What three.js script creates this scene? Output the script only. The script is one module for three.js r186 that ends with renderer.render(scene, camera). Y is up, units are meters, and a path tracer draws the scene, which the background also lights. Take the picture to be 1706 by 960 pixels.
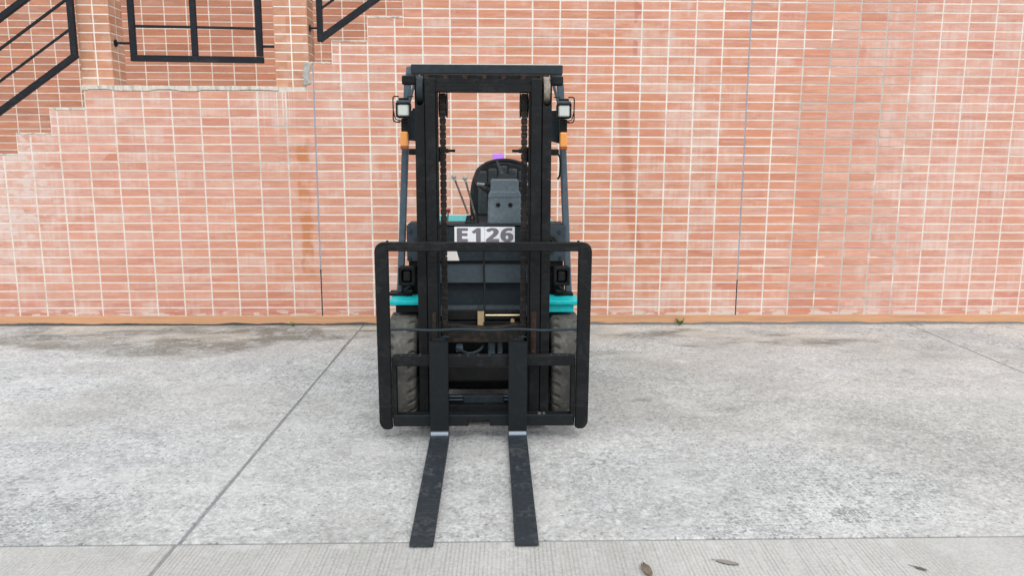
import * as THREE from 'three';
import { RoundedBoxGeometry } from 'three/addons/geometries/RoundedBoxGeometry.js';
import { mergeGeometries, mergeVertices, toCreasedNormals } from 'three/addons/utils/BufferGeometryUtils.js';

// ---------------------------------------------------------------- camera, sky, sun, exposure
const scene = new THREE.Scene();
const camera = new THREE.PerspectiveCamera(2 * Math.atan(480 / 1282) * 180 / Math.PI, 1024 / 577, 0.05, 400);
camera.position.set(0, 1.53, 0);
camera.rotation.order = 'YXZ';
camera.rotation.set(-9.69 * Math.PI / 180, -1.56 * Math.PI / 180, 0.0035);
camera.updateMatrixWorld(); camera.updateProjectionMatrix();

const SUN = new THREE.Vector3(0.18, 0.95, 0.85).normalize();
{ // overcast sky: brightest overhead, a broad bright patch where the sun stands behind the cloud
  const w = 512, h = 256, d = new Float32Array(w * h * 4);
  for (let j = 0; j < h; j++) for (let i = 0; i < w; i++) {
    const el = ((j + 0.5) / h - 0.5) * Math.PI, az = ((i + 0.5) / w - 0.5) * 2 * Math.PI;
    const dir = new THREE.Vector3(Math.cos(el) * Math.cos(az), Math.sin(el), Math.cos(el) * Math.sin(az));
    const s = Math.max(0, Math.sin(el));
    let L = (0.80 + 0.35 * s) + 0.8 * Math.pow(Math.max(0, dir.dot(SUN)), 4);
    if (el < 0) L = 0.5;
    const k = (j * w + i) * 4;
    d[k] = L * 0.97; d[k + 1] = L * 1.0; d[k + 2] = L * 1.04; d[k + 3] = 1;
  }
  const sky = new THREE.DataTexture(d, w, h, THREE.RGBAFormat, THREE.FloatType);
  sky.mapping = THREE.EquirectangularReflectionMapping; sky.magFilter = sky.minFilter = THREE.LinearFilter; sky.needsUpdate = true;
  scene.background = sky; scene.environment = sky;
}
const sun = new THREE.DirectionalLight(new THREE.Color(1, 0.975, 0.94), 1.15);
sun.position.copy(SUN).multiplyScalar(20).add(new THREE.Vector3(0, 0, -4.5));
sun.target.position.set(0, 0, -4.5);
sun.castShadow = true; sun.shadow.radius = 45; sun.shadow.mapSize.set(2048, 2048);
Object.assign(sun.shadow.camera, { left: -8, right: 8, top: 8, bottom: -8, near: 1, far: 50 });
scene.add(sun, sun.target);
const EXPOSURE = 1.12;

// ---------------------------------------------------------------- helpers
const V = (x, y, z) => new THREE.Vector3(x, y, z);
function rng(seed) { let a = seed >>> 0; return () => { a = (a + 0x6D2B79F5) | 0; let t = Math.imul(a ^ (a >>> 15), 1 | a); t = (t + Math.imul(t ^ (t >>> 7), 61 | t)) ^ t; return ((t ^ (t >>> 14)) >>> 0) / 4294967296; }; }
const LAT = new Float32Array(65536); { const r = rng(77); for (let i = 0; i < 65536; i++) LAT[i] = r(); }
function vn(x, y) { // value noise 0..1
  const xi = Math.floor(x), yi = Math.floor(y); let fx = x - xi, fy = y - yi;
  fx = fx * fx * (3 - 2 * fx); fy = fy * fy * (3 - 2 * fy);
  const a = xi & 255, b = (xi + 1) & 255, c = (yi & 255) << 8, e = ((yi + 1) & 255) << 8;
  const p = LAT[a | c], q = LAT[b | c], r = LAT[a | e], s = LAT[b | e];
  return p + (q - p) * fx + (r - p + (p - q - r + s) * fx) * fy;
}
function fbm(x, y, o = 4) { let v = 0, a = 0.5, n = 0; for (let i = 0; i < o; i++) { v += a * vn(x, y); n += a; x = x * 2.03 + 17.3; y = y * 2.03 + 5.7; a *= 0.5; } return v / n; }
const h2 = (i, j, k = 0) => LAT[((i * 73 + j * 181 + k * 977 + 12345) * 2654435761 >>> 8) & 65535];
const ss = (a, b, x) => { const t = Math.min(1, Math.max(0, (x - a) / (b - a))); return t * t * (3 - 2 * t); };
const lerp = (a, b, t) => a + (b - a) * t;
const mix3 = (a, b, t) => [lerp(a[0], b[0], t), lerp(a[1], b[1], t), lerp(a[2], b[2], t)];
const enc = v => { v = Math.min(1, Math.max(0, v)); return 255 * (v <= 0.0031308 ? v * 12.92 : 1.055 * Math.pow(v, 1 / 2.4) - 0.055); };
const lin = v => { v /= 255; return v <= 0.04045 ? v / 12.92 : Math.pow((v + 0.055) / 1.055, 2.4); };
function colTex(w, h, fn, wrap) { // fn(u,v) -> linear rgb
  const d = new Uint8Array(w * h * 4);
  for (let j = 0; j < h; j++) for (let i = 0; i < w; i++) { const c = fn((i + 0.5) / w, (j + 0.5) / h), k = (j * w + i) * 4; d[k] = enc(c[0]); d[k + 1] = enc(c[1]); d[k + 2] = enc(c[2]); d[k + 3] = 255; }
  const t = new THREE.DataTexture(d, w, h); t.colorSpace = THREE.SRGBColorSpace; fin(t, wrap); return t;
}
function valTex(w, h, fn, wrap) {
  const d = new Uint8Array(w * h * 4);
  for (let j = 0; j < h; j++) for (let i = 0; i < w; i++) { const c = 255 * Math.min(1, Math.max(0, fn((i + 0.5) / w, (j + 0.5) / h))), k = (j * w + i) * 4; d[k] = d[k + 1] = d[k + 2] = c; d[k + 3] = 255; }
  const t = new THREE.DataTexture(d, w, h); fin(t, wrap); return t;
}
function fin(t, wrap = true) { t.wrapS = t.wrapT = wrap ? THREE.RepeatWrapping : THREE.ClampToEdgeWrapping; t.magFilter = THREE.LinearFilter; t.minFilter = THREE.LinearMipmapLinearFilter; t.generateMipmaps = true; t.needsUpdate = true; }
function canTex(w, h, draw) { const c = document.createElement('canvas'); c.width = w; c.height = h; draw(c.getContext('2d'), w, h); const t = new THREE.CanvasTexture(c); t.colorSpace = THREE.SRGBColorSpace; t.magFilter = THREE.LinearFilter; return t; }
function boxUV(g, s = 1) { // uv in metres from the face direction
  const p = g.attributes.position, n = g.attributes.normal, uv = new Float32Array(p.count * 2);
  for (let i = 0; i < p.count; i++) {
    const ax = Math.abs(n.getX(i)), ay = Math.abs(n.getY(i)), az = Math.abs(n.getZ(i));
    const x = p.getX(i), y = p.getY(i), z = p.getZ(i);
    if (az >= ax && az >= ay) { uv[2 * i] = x * s; uv[2 * i + 1] = y * s; } else if (ax >= ay) { uv[2 * i] = z * s + 0.37; uv[2 * i + 1] = y * s; } else { uv[2 * i] = x * s; uv[2 * i + 1] = z * s + 0.61; }
  }
  g.setAttribute('uv', new THREE.BufferAttribute(uv, 2)); return g;
}
const clean = g => { const q = g.index ? g.toNonIndexed() : g; for (const k of Object.keys(q.attributes)) if (!['position', 'normal', 'uv'].includes(k)) q.deleteAttribute(k); return q; };
function mesh(name, geos, m, parent, o = {}) {
  geos = (Array.isArray(geos) ? geos : [geos]).map(clean);
  const g = geos.length > 1 ? mergeGeometries(geos) : geos[0];
  if (!o.keepUV) boxUV(g);
  const r = new THREE.Mesh(g, m); r.name = name; r.castShadow = r.receiveShadow = true;
  if (o.label) r.userData.label = o.label; if (o.kind) r.userData.kind = o.kind;
  parent.add(r); return r;
}
function meshes(name, geos, m, parent, o) { geos.forEach(g => mesh(name, g, m, parent, o)); }
function thing(name, label, category, pos = [0, 0, 0], group) { const g = new THREE.Group(); g.name = name; g.position.set(...pos); g.userData = { label, category, kind: 'thing' }; if (group) g.userData.group = group; scene.add(g); return g; }
function group(name, parent, pos = [0, 0, 0]) { const g = new THREE.Group(); g.name = name; g.position.set(...pos); parent.add(g); return g; }
// box by limits, rounded edges
function bx(x0, x1, y0, y1, z0, z1, r = 0.003) { const w = x1 - x0, h = y1 - y0, d = z1 - z0; const g = new RoundedBoxGeometry(w, h, d, 1, Math.min(r, w * 0.3, h * 0.3, d * 0.3)); g.translate((x0 + x1) / 2, (y0 + y1) / 2, (z0 + z1) / 2); return g; }
function bar(a, b, w, d, r = 0.003) { // square bar between two points lying in a z plane (w in plane, d along z)
  const L = a.distanceTo(b), g = new RoundedBoxGeometry(w, L, d, 1, Math.min(r, w * 0.3, d * 0.3));
  g.applyQuaternion(new THREE.Quaternion().setFromUnitVectors(V(0, 1, 0), b.clone().sub(a).normalize())); g.translate((a.x + b.x) / 2, (a.y + b.y) / 2, (a.z + b.z) / 2); return g;
}
function rod(a, b, r0, r1 = r0, n = 12) { const L = a.distanceTo(b), g = new THREE.CylinderGeometry(r1, r0, L, n); g.applyQuaternion(new THREE.Quaternion().setFromUnitVectors(V(0, 1, 0), b.clone().sub(a).normalize())); g.translate((a.x + b.x) / 2, (a.y + b.y) / 2, (a.z + b.z) / 2); return g; }
function tube(pts, r, n = 40, k = 8) { return new THREE.TubeGeometry(new THREE.CatmullRomCurve3(pts), n, r, k, false); }
function poly(pts, z0, z1, bev = 0.002) { // polygon in xy extruded along z
  const s = pts instanceof THREE.Shape ? pts : new THREE.Shape(pts.map(p => new THREE.Vector2(p[0], p[1])));
  const b = Math.min(bev, (z1 - z0) * 0.3); const g = new THREE.ExtrudeGeometry(s, { depth: z1 - z0 - 2 * b, bevelEnabled: b > 0, bevelThickness: b, bevelSize: b, bevelOffset: -b, bevelSegments: 1, curveSegments: 10 }); g.translate(0, 0, z0 + b); return g;
}
function polyX(ptsZY, x0, x1, bev = 0.002) { const g = poly(ptsZY, x0, x1, bev); /* (z,y,x) -> (x,y,z) */ const p = g.attributes.position, n = g.attributes.normal; for (const a of [p, n]) for (let i = 0; i < a.count; i++) { const q = a.getX(i); a.setX(i, a.getZ(i)); a.setZ(i, q); } const idx = g.index; if (!idx) { for (const a of Object.values(g.attributes)) { const s = a.itemSize; for (let i = 0; i < a.count; i += 3) for (let c = 0; c < s; c++) { const t = a.array[(i + 1) * s + c]; a.array[(i + 1) * s + c] = a.array[(i + 2) * s + c]; a.array[(i + 2) * s + c] = t; } } } return g; }
function polyY(ptsXZ, y0, y1, bev = 0.002) { const g = poly(ptsXZ.map(([x, z]) => [x, -z]), y0, y1, bev); g.rotateX(-Math.PI / 2); return g; }

// ---------------------------------------------------------------- brick layout of the street wall
const ZW = -6.93, CH = 0.0769, Y0 = 0.091, MJ = [-1.54, 2.258];            // wall plane, course height, top of plinth, movement joints
const XL = -5.6, XR = 7.6, YT = 3.4;
const COLS = []; // vertical joints
{ for (let x = MJ[0]; x > XL; x -= 0.2464) COLS.unshift(x); const n = 16; for (let i = 1; i <= n; i++) COLS.push(MJ[0] + (MJ[1] - MJ[0]) * i / n); for (let x = MJ[1] + 0.2411; x < XR + 0.25; x += 0.2411) COLS.push(x); }
const STEPS = [[-4.72, 1.336], [-4.42, 1.536], [-4.125, 1.717], [-3.82, 1.927], [-3.51, 2.084], [-1.60, 2.328], [-1.375, 2.51], [-1.064, 2.71], [-0.757, 2.91], [-0.457, 3.11], [-0.157, 3.31], [0.143, YT]]; // [x where it starts, top]
const topAt = x => { let t = 1.136; for (const [a, y] of STEPS) if (x >= a) t = y; return t; };
const colOf = x => { let a = 0, b = COLS.length - 1; while (b - a > 1) { const m = (a + b) >> 1; if (COLS[m] <= x) a = m; else b = m; } return a; };

const WW = XR - XL; // width of the wall sheet
const S = (r, g, b) => [lin(r), lin(g), lin(b)];
const ORANGE = [0.585, 0.255, 0.155], PINK = [0.61, 0.318, 0.243], RED = [0.53, 0.185, 0.125], PALE = [0.635, 0.425, 0.35], WHITE = [0.67, 0.55, 0.49];
const gs = (x, y, cx, cy, sx, sy) => Math.exp(-(((x - cx) / sx) ** 2) - ((y - cy) / sy) ** 2);
function brickColour(X, Y) {
  const c = colOf(X), r = Math.floor((Y - Y0) / CH), a = h2(c, r), b = h2(c, r, 1), e = h2(c, r, 2);
  const u = (X - COLS[c]) / (COLS[c + 1] - COLS[c]), v = (Y - Y0) / CH - r;
  // zones of the wall: how pink / how washed with lime
  const zone = fbm(X * 0.55 + 3, Y * 0.7 + 9, 3);
  let pink = 0.35 + 0.9 * (zone - 0.5) + 0.55 * ss(2.9, 3.8, X) + 0.35 * ss(-2.6, -4, X) - 0.75 * gs(X, Y, 1.0, 1.0, 1.0, 1.5) + 0.25 * gs(X, Y, -2.6, 1.6, 1.0, 0.6);
  pink += (a - 0.5) * 0.75;
  let col = mix3(ORANGE, PINK, Math.min(1.1, Math.max(0, pink)));
  if (e > 0.94) col = mix3(col, RED, 0.4); else if (e < 0.12) col = mix3(col, PALE, 0.5);
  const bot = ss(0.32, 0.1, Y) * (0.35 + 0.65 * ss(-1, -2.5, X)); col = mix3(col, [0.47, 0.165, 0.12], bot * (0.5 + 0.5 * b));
  // drag marks along the brick
  const drag = fbm(X * 7 + c * 3.1, Y * 70 + r * 7.7, 3), fine = vn(X * 260, Y * 260), big = fbm(X * 5 + 40, Y * 18, 3);
  const m = 0.86 + 0.15 * (drag - 0.5) + 0.10 * (fine - 0.5) + 0.3 * (b - 0.5) * 0.4 + 0.2 * (big - 0.5) + 0.14;
  col = [col[0] * m, col[1] * m * (1 + 0.16 * (drag - 0.5)), col[2] * m];
  // lime bloom: patches with ragged edges
  let bl = 0.30 + 0.75 * gs(X, Y, -4.15, 1.2, 0.42, 0.75) + 0.55 * gs(X, Y, -1.9, 2.0, 0.22, 0.22) + 0.35 * gs(X, Y, 1.42, 2.5, 0.22, 0.6) + 0.35 * gs(X, Y, 1.75, 0.25, 0.55, 0.2) + 0.3 * gs(X, Y, 2.4, 0.22, 0.5, 0.12)
    + 0.24 * ss(3.1, 3.7, X) - 0.3 * ss(2.7, 2.78, X) * ss(3.5, 3.0, X) + 0.32 * gs(X, Y, -0.6, 0.5, 0.5, 0.35) + 0.3 * gs(X, Y, -3.4, 1.8, 0.5, 0.25) + 0.42 * gs(X, Y, 1.8, 1.3, 0.2, 1.2) + 0.25 * gs(X, Y, -3.5, 0.15, 1.2, 0.09) + 0.35 * gs(X, Y, -1.25, 2.2, 0.3, 0.3);
  bl += (b - 0.5) * 0.35;
  const lay = fbm(X * 4.5 + c * 5.3, Y * 42 + r * 2.9, 3), lay2 = fbm(X * 9 + c * 2.1 + 50, Y * 55 + r * 4.1, 3); col = mix3(col, mix3(PINK, PALE, 0.5), 0.5 * ss(0.5, 0.72, lay)); col = mix3(col, RED, 0.35 * ss(0.58, 0.78, lay2)); col = mix3(col, ORANGE, 0.4 * ss(0.5, 0.3, lay2));
  const pat = fbm(X * 6.5, Y * 11 + 31, 4), streak = fbm(X * 55 + 7, Y * 4, 2);
  const w = ss(0.52, 0.95, pat * 0.75 + bl * 0.55 + (streak - 0.5) * 0.14);
  col = mix3(col, mix3(PALE, WHITE, ss(0.4, 0.75, streak * 0.5 + pat * 0.5)), w * 0.55);
  // vertical white runs
  const run = ss(0.66, 0.8, vn(X * 95, Y * 1.5 + 3)) * gs(X, Y, -1.88, 2.03, 0.13, 0.24); col = mix3(col, [0.78, 0.70, 0.64], run * 0.8);
  // mortar smeared over the edges
  const du = Math.min(u, 1 - u) * 0.24, dv = Math.min(v, 1 - v) * CH, ed = Math.min(du, dv * 1.1);
  const sm = ss(0.009, 0.004, ed - 0.016 * (fbm(X * 26, Y * 46 + 5, 4) - 0.42)); col = mix3(col, [0.70, 0.58, 0.51], sm * (0.15 + 0.6 * bl));
  const thick = gs(X, Y, -4.2, 1.25, 0.32, 0.62); if (thick > 0.15) { const q = ss(0.47, 0.68, fbm(X * 13, Y * 24 + 77, 5) + 0.12 * (thick - 0.5)); col = mix3(col, [0.66, 0.53, 0.48], q * 0.8 * Math.min(1, thick * 1.8)); }
  // lime drips at the bottom course
  const bd = ss(0.18, 0.1, Y) * ss(0.55, 0.62, fbm(X * 9, Y * 30, 3) + 0.12 * gs(X, Y, 1.5, 0.12, 0.9, 1) + 0.05 * gs(X, Y, -3, 0.12, 1.2, 1)); col = mix3(col, [0.66, 0.58, 0.52], bd * 0.75);
  // rusty run-offs
  const wob = (fbm(Y * 9, 3.3, 4) - 0.5) * 0.07;
  const r1 = ss(0.068, 0.03, Math.abs(X - (1.15 + (2.0 - Y) * 0.115 + wob))) * ss(2.06, 2.0, Y) * ss(0.62, 0.74, Y); col = mix3(col, [0.42, 0.135, 0.06], r1 * (0.25 + 0.45 * fbm(X * 12, Y * 9, 3)));
  const r2 = ss(0.07, 0.035, Math.abs(X - (-1.652 + wob * 0.8))) * ss(1.95, 1.5, Y) * ss(0.4, 0.55, Y) * ss(0.30, 0.55, fbm(X * 9, Y * 6.5 + 2, 3)); col = mix3(col, [0.50, 0.18, 0.06], r2 * 0.85);
  const r3 = ss(0.05, 0.02, Math.abs(X - 1.27)) * ss(2.2, 2.5, Y); col = mix3(col, [0.46, 0.15, 0.10], r3 * 0.7 * ss(0.4, 0.6, vn(X * 20, Y * 14)));
  if (c === colOf(-3.09) && r === Math.floor((1.59 - Y0) / CH)) col = mix3(col, [0.47, 0.13, 0.08], 0.5);
  if (r === Math.floor((1.53 - Y0) / CH) && c === colOf(-3.33) && u > 0.42 + 0.32 * v + 0.06 * (drag - 0.5)) col = mix3(col, [0.50, 0.165, 0.085], 0.6);
  return col;
}
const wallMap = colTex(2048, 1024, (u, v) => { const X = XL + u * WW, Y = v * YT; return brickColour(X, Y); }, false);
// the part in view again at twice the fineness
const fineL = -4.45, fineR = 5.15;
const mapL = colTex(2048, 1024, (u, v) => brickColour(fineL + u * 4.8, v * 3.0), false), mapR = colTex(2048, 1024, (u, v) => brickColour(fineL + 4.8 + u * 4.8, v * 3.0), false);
const wallBump = valTex(1024, 1024, (u, v) => 0.5 * fbm(u * 40, v * 256, 3) + 0.5 * fbm(u * 200, v * 200, 3));
const wb = wallBump.clone(); wb.repeat.set(4, 2); wb.needsUpdate = true;
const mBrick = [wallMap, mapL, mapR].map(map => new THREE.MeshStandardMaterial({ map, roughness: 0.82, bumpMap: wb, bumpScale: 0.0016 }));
function mortarColour(X, Y) {
  let c = mix3([0.83, 0.76, 0.69], [0.72, 0.64, 0.57], fbm(X * 3, Y * 3, 3)); c = mix3(c, [0.70, 0.615, 0.545], 0.75 * ss(-1.0, -2.2, X + 0.6 * (fbm(X * 2, Y * 2 + 7, 3) - 0.5)));
  const grey = ss(2.62, 2.78, X + 0.1 * (fbm(X * 5, Y * 7, 3) - 0.5)) * ss(4.0, 3.7, X + 0.5 * (fbm(X * 3, Y * 3, 3) - 0.5)) * ss(0.3, 0.55, fbm(X * 4 + 9, Y * 5, 3) + 0.1);
  const gr2 = 0.8 * gs(X, Y, -1.8, 1.6, 0.35, 0.9) * ss(0.4, 0.6, fbm(X * 6, Y * 9, 3)) + 0.7 * ss(0.56, 0.7, fbm(X * 2 + 30, Y * 9, 4));
  c = mix3(c, [0.46, 0.41, 0.36], Math.min(1, grey * 0.85 + gr2 * 0.5));
  c = mix3(c, [0.70, 0.60, 0.53], 0.7 * ss(3.5, 4.2, X)); const f = 0.9 + 0.2 * vn(X * 200, Y * 200); return [c[0] * f, c[1] * f, c[2] * f];
}
const mortarMap = colTex(2048, 640, (u, v) => mortarColour(XL + u * WW, v * YT), false);
const mMortar = new THREE.MeshStandardMaterial({ map: mortarMap, roughness: 0.95 });

// one brick face, open at the back: front, four chamfers, four sides (18 triangles); returns position/normal/uv
function brickGeo(x0, x1, y0, y1, zf, depth, R, uvFn, ch = 0.0022) {
  const j = () => (R() - 0.5) * 0.0016, z = zf + (R() - 0.5) * 0.0016, tl = (R() - 0.5) * 0.0012, tv = (R() - 0.5) * 0.001;
  const X0 = x0 + j(), X1 = x1 + j(), A = y0 + j(), B = y1 + j(), C = y0 + j(), D = y1 + j(); // left bottom/top, right bottom/top
  const o = [[X0, A], [X1, C], [X1, D], [X0, B]], q = [[X0 + ch, A + ch], [X1 - ch, C + ch], [X1 - ch, D - ch], [X0 + ch, B - ch]];
  const zq = [z - tl - tv, z + tl - tv, z + tl + tv, z - tl + tv], P = [], T = [];
  const quad = (a, b, c, d) => { for (const k of [a, b, c, a, c, d]) { P.push(...k); const t = uvFn(k); T.push(t[0], t[1]); } };
  const F = q.map((k, i) => [k[0], k[1], zq[i]]), M = o.map((k, i) => [k[0], k[1], zq[i] - ch]), K = o.map(k => [k[0], k[1], zf - depth]);
  quad(F[0], F[1], F[2], F[3]);
  for (let i = 0; i < 4; i++) { const n = (i + 1) % 4; quad(M[i], M[n], F[n], F[i]); quad(K[i], K[n], M[n], M[i]); }
  const g = new THREE.BufferGeometry(); g.setAttribute('position', new THREE.Float32BufferAttribute(P, 3)); g.setAttribute('uv', new THREE.Float32BufferAttribute(T, 2)); g.computeVertexNormals(); return g;
}
const proj = (x, y, z) => V(x, y, z).project(camera);
function seenSize(x0, x1, y0, y1, z) { const a = proj(x0, y0, z), b = proj(x1, y0, z), c = proj(x0, y1, z); const out = Math.max(Math.abs(a.x), Math.abs(b.x)) > 1.02 || c.y > 1.02; return out ? 0 : Math.abs(b.x - a.x) * Math.abs(c.y - a.y); }
function layBricks(list, parent, mats) { // the 300 that show largest are parts of their own, the rest is one part
  list.sort((a, b) => b.size - a.size);
  list.slice(0, 300).forEach(b => mesh('brick', b.g, mats[b.m], parent, { keepUV: true }));
  const rest = list.slice(300);
  mats.forEach((m, k) => { const gs_ = rest.filter(b => b.m === k).map(b => b.g); if (gs_.length) mesh('brickwork', gs_, m, parent, { keepUV: true, kind: 'stuff' }); });
}

// ---------------------------------------------------------------- ground
const gr = new THREE.Group(); gr.name = 'ground'; gr.userData.kind = 'structure'; scene.add(gr);
const SPOTS = []; { const R = rng(5); for (let i = 0; i < 150; i++) { const a = R() * 6.28, d = Math.sqrt(R()); SPOTS.push([1.60 + Math.cos(a) * d * 0.085, -3.09 + Math.sin(a) * d * 0.075, 0.004 + R() * R() * 0.02, 0.0016 + R() * 0.0022]); } }
const STAIN = [[0.954, -4.697, 0.075, 0.035], [1.476, -4.511, 0.07, 0.035], [0.75, -4.3, 0.015, 0.012], [1.45, -5.4, 0.02, 0.02], [1.32, -5.05, 0.02, 0.012], [-0.02, -3.3, 0.02, 0.012]];
function fleck(X, Z, cx, cz, seed, dens) { // one chip per cell, long side mostly across: 1 inside, 0 outside
  const i = Math.floor(X / cx), j = Math.floor(Z / cz); if (h2(i, j, seed) > dens) return 0;
  const a = (h2(i, j, seed + 1) - 0.5) * 1.1, u = (X / cx - i - 0.35 - 0.3 * h2(i, j, seed + 2)) * cx, v = (Z / cz - j - 0.35 - 0.3 * h2(i, j, seed + 3)) * cz;
  const ca = Math.cos(a), sa = Math.sin(a), L = cx * (0.14 + 0.20 * h2(i, j, seed + 4)), W = cz * (0.12 + 0.17 * h2(i, j, seed + 5));
  const d = Math.hypot((u * ca + v * sa) / L, (-u * sa + v * ca) / W) + (vn(X * 260, Z * 260) - 0.5) * 0.7; return ss(1.1, 0.75, d) * (0.4 + 0.6 * h2(i, j, seed + 6));
}
function slabColour(X, Z) {
  const big = fbm(X * 0.45 + 4, Z * 0.5 + 8, 4), mid = fbm(X * 1.7 + 20, Z * 2.3, 5), sm = fbm(X * 9, Z * 11 + 3, 4), fi = vn(X * 150, Z * 150), gx = fbm(X * 52, Z * 52, 2), g2 = vn(X * 85 + 40, Z * 70);
  const spk = ss(0.5, 0.75, fbm(X * 63 + 5, Z * 63 + 11, 2)), L = 0.412 + 0.15 * (big - 0.5) + 0.17 * (mid - 0.5) + 0.10 * (sm - 0.5) + 0.17 * (fi - 0.5) + 0.19 * (gx - 0.5) + 0.10 * (g2 - 0.5);
  const cool = ss(1.2, -1.5, X + 1.5 * (big - 0.5)); let c = mix3([L * 1.01, L * 1.0, L * 0.955], [L * 0.995, L * 1.0, L * 0.98], cool);
  c = mix3(c, [0.25, 0.25, 0.245], spk * 0.28);
  // trodden grime along the foot of the wall
  const grime = ss(0.47, 0.66, fbm(X * 1.3 + 11, Z * 2.4 + 2, 5) + 0.42 * gs(X, Z, -3.0, -6.5, 2.4, 0.40) + 0.22 * gs(X, Z, 1.05, -6.6, 0.5, 0.22) + 0.12 * gs(X, Z, -1.9, -6.4, 1.0, 0.6) - 0.08);
  c = mix3(c, [0.16, 0.152, 0.125], grime * ss(-5.2, -6.2, Z + 0.5 * (mid - 0.5)) * 0.95 * ss(0.32, 0.62, sm * 0.6 + gx * 0.4 + 0.08));
  const cream = ss(0.50, 0.62, fbm(X * 2.2 + 1, Z * 6 + 4, 4)) * ss(-6.0, -6.75, Z); c = mix3(c, [0.60, 0.56, 0.48], cream * 0.5);
  const dull = ss(0.5, 0.62, 0.7 * fbm(X * 1.6 + 33, Z * 2.0 + 21, 6) + 0.3 * fbm(X * 14, Z * 16 + 7, 3)); c = mix3(c, [0.33, 0.325, 0.305], dull * 0.32);
  const sc = ss(0.58, 0.72, fbm(X * 3.4 + 60, Z * 5 + 8, 5)); c = mix3(c, [0.55, 0.55, 0.53], sc * 0.3);
  // worn patches: bluish laitance with open pits
  const worn = ss(0.40, 0.60, fbm(X * 0.8 + 50, Z * 0.9 + 14, 5) + 0.20 * gs(X, Z, -2.6, -3.7, 1.6, 1.1) + 0.16 * gs(X, Z, 1.2, -3.25, 1.0, 0.4) + 0.1 * gs(X, Z, 0.9, -4.2, 0.5, 0.5) - 0.06 * ss(-5, -6, Z));
  c = mix3(c, [c[0] * 1.015, c[1] * 1.035, c[2] * 1.06], worn);
  const pit = ss(0.60, 0.70, fbm(X * 50 + 3, Z * 60 + 9, 2) * 0.72 + 0.28 * vn(X * 13, Z * 15)) * (0.3 + 0.7 * worn) * ss(0.1, 0.5, vn(X * 2.3 + 8, Z * 2.9)); c = mix3(c, [0.17, 0.175, 0.18], pit * 0.6);
  const wp = ss(0.62, 0.76, fbm(X * 38 + 70, Z * 48 + 19, 2)) * (0.25 + 0.75 * worn); c = mix3(c, [0.62, 0.63, 0.62], wp * 0.34);
  const fm = 0.10 + 0.55 * worn * ss(0.25, 0.6, vn(X * 2.6 + 8, Z * 3.1)), fz = (0.5 + 0.5 * worn);
  c = mix3(c, [0.12, 0.125, 0.13], 0.85 * Math.max(fleck(X, Z, 0.030, 0.026, 11, fm), 0.9 * fleck(X + 0.011, Z + 0.007, 0.017, 0.015, 23, fm * 1.1)));
  c = mix3(c, [0.66, 0.67, 0.66], 0.5 * Math.max(fleck(X + 0.013, Z, 0.026, 0.021, 37, fm * 0.9), fleck(X, Z + 0.005, 0.014, 0.012, 51, fm)));
  c = mix3(c, [0.30, 0.30, 0.295], 0.55 * fz * Math.max(fleck(X + 0.02, Z + 0.01, 0.021, 0.018, 71, 0.30), fleck(X + 0.006, Z, 0.012, 0.011, 83, 0.4)));
  for (const [x, z, a, b] of STAIN) { const dx = X - x, dz = Z - z; if (Math.abs(dx) < 0.14 && Math.abs(dz) < 0.09) { const d = Math.hypot(dx / a, dz / b) + (fbm(X * 30, Z * 40, 2) - 0.5) * 0.8; c = mix3(c, [0.22, 0.21, 0.19], ss(1, 0.6, d) * 0.6); } }
  if (Math.abs(X - 1.62) < 0.25 && Math.abs(Z + 3.08) < 0.2) for (const [x, z, l, w] of SPOTS) { const dx = X - x, dz = Z - z; if (Math.abs(dz) < l && Math.abs(dx - dz * 0.15) < w) c = mix3(c, [0.17, 0.17, 0.165], 0.6); }
  return c;
}
function nearColour(X, Z) { // brushed slab
  const big = fbm(X * 0.7 + 31, Z * 0.8 + 5, 4), mid = fbm(X * 4 + 9, Z * 4, 4), fi = vn(X * 150, Z * 150), L = 0.385 + 0.10 * (big - 0.5) + 0.10 * (mid - 0.5) + 0.10 * (fi - 0.5);
  let c = [L * 1.01, L * 0.995, L * 0.95];
  c = mix3(c, [0.24, 0.225, 0.20], groove(X, Z) * 0.6);
  const sc = ss(0.64, 0.74, fbm(X * 12, Z * 14 + 4, 3)) * ss(-2.72, -2.86, Z); c = mix3(c, [0.52, 0.52, 0.51], sc * 0.35);
  const pit = ss(0.74, 0.82, fbm(X * 40, Z * 50 + 2, 2)); return mix3(c, [0.2, 0.2, 0.19], pit * 0.18);
}
function groove(X, Z) { // broom lines, darker along each line
  const w = X + 0.006 * (fbm(X * 3, Z * 1.5, 3) - 0.5) + 0.02 * Z * (X > 1 ? 1 : 0.3), k = w / 0.0165, i = Math.floor(k), f = Math.abs(k - i - 0.5) * 2;
  const amp = (0.5 + 0.5 * h2(i, 3)) * 0.95 * ss(0.28, 0.5, fbm(X * 1.4 + 5, Z * 1.1 + 40, 3) + 0.16) * ss(0.05, 0.4, vn(X * 5, Z * 7 + i)) * ss(1.9, 1.5, X - 0.25 * (Z + 2.89)) * ss(-2.6, -1.3, X);
  return ss(0.62, 0.9, 1 - f) * amp;
}
const gBump = valTex(1024, 1024, (u, v) => 0.6 * fbm(u * 256, v * 256, 3) + 0.4 * fbm(u * 64, v * 64, 3));
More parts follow.
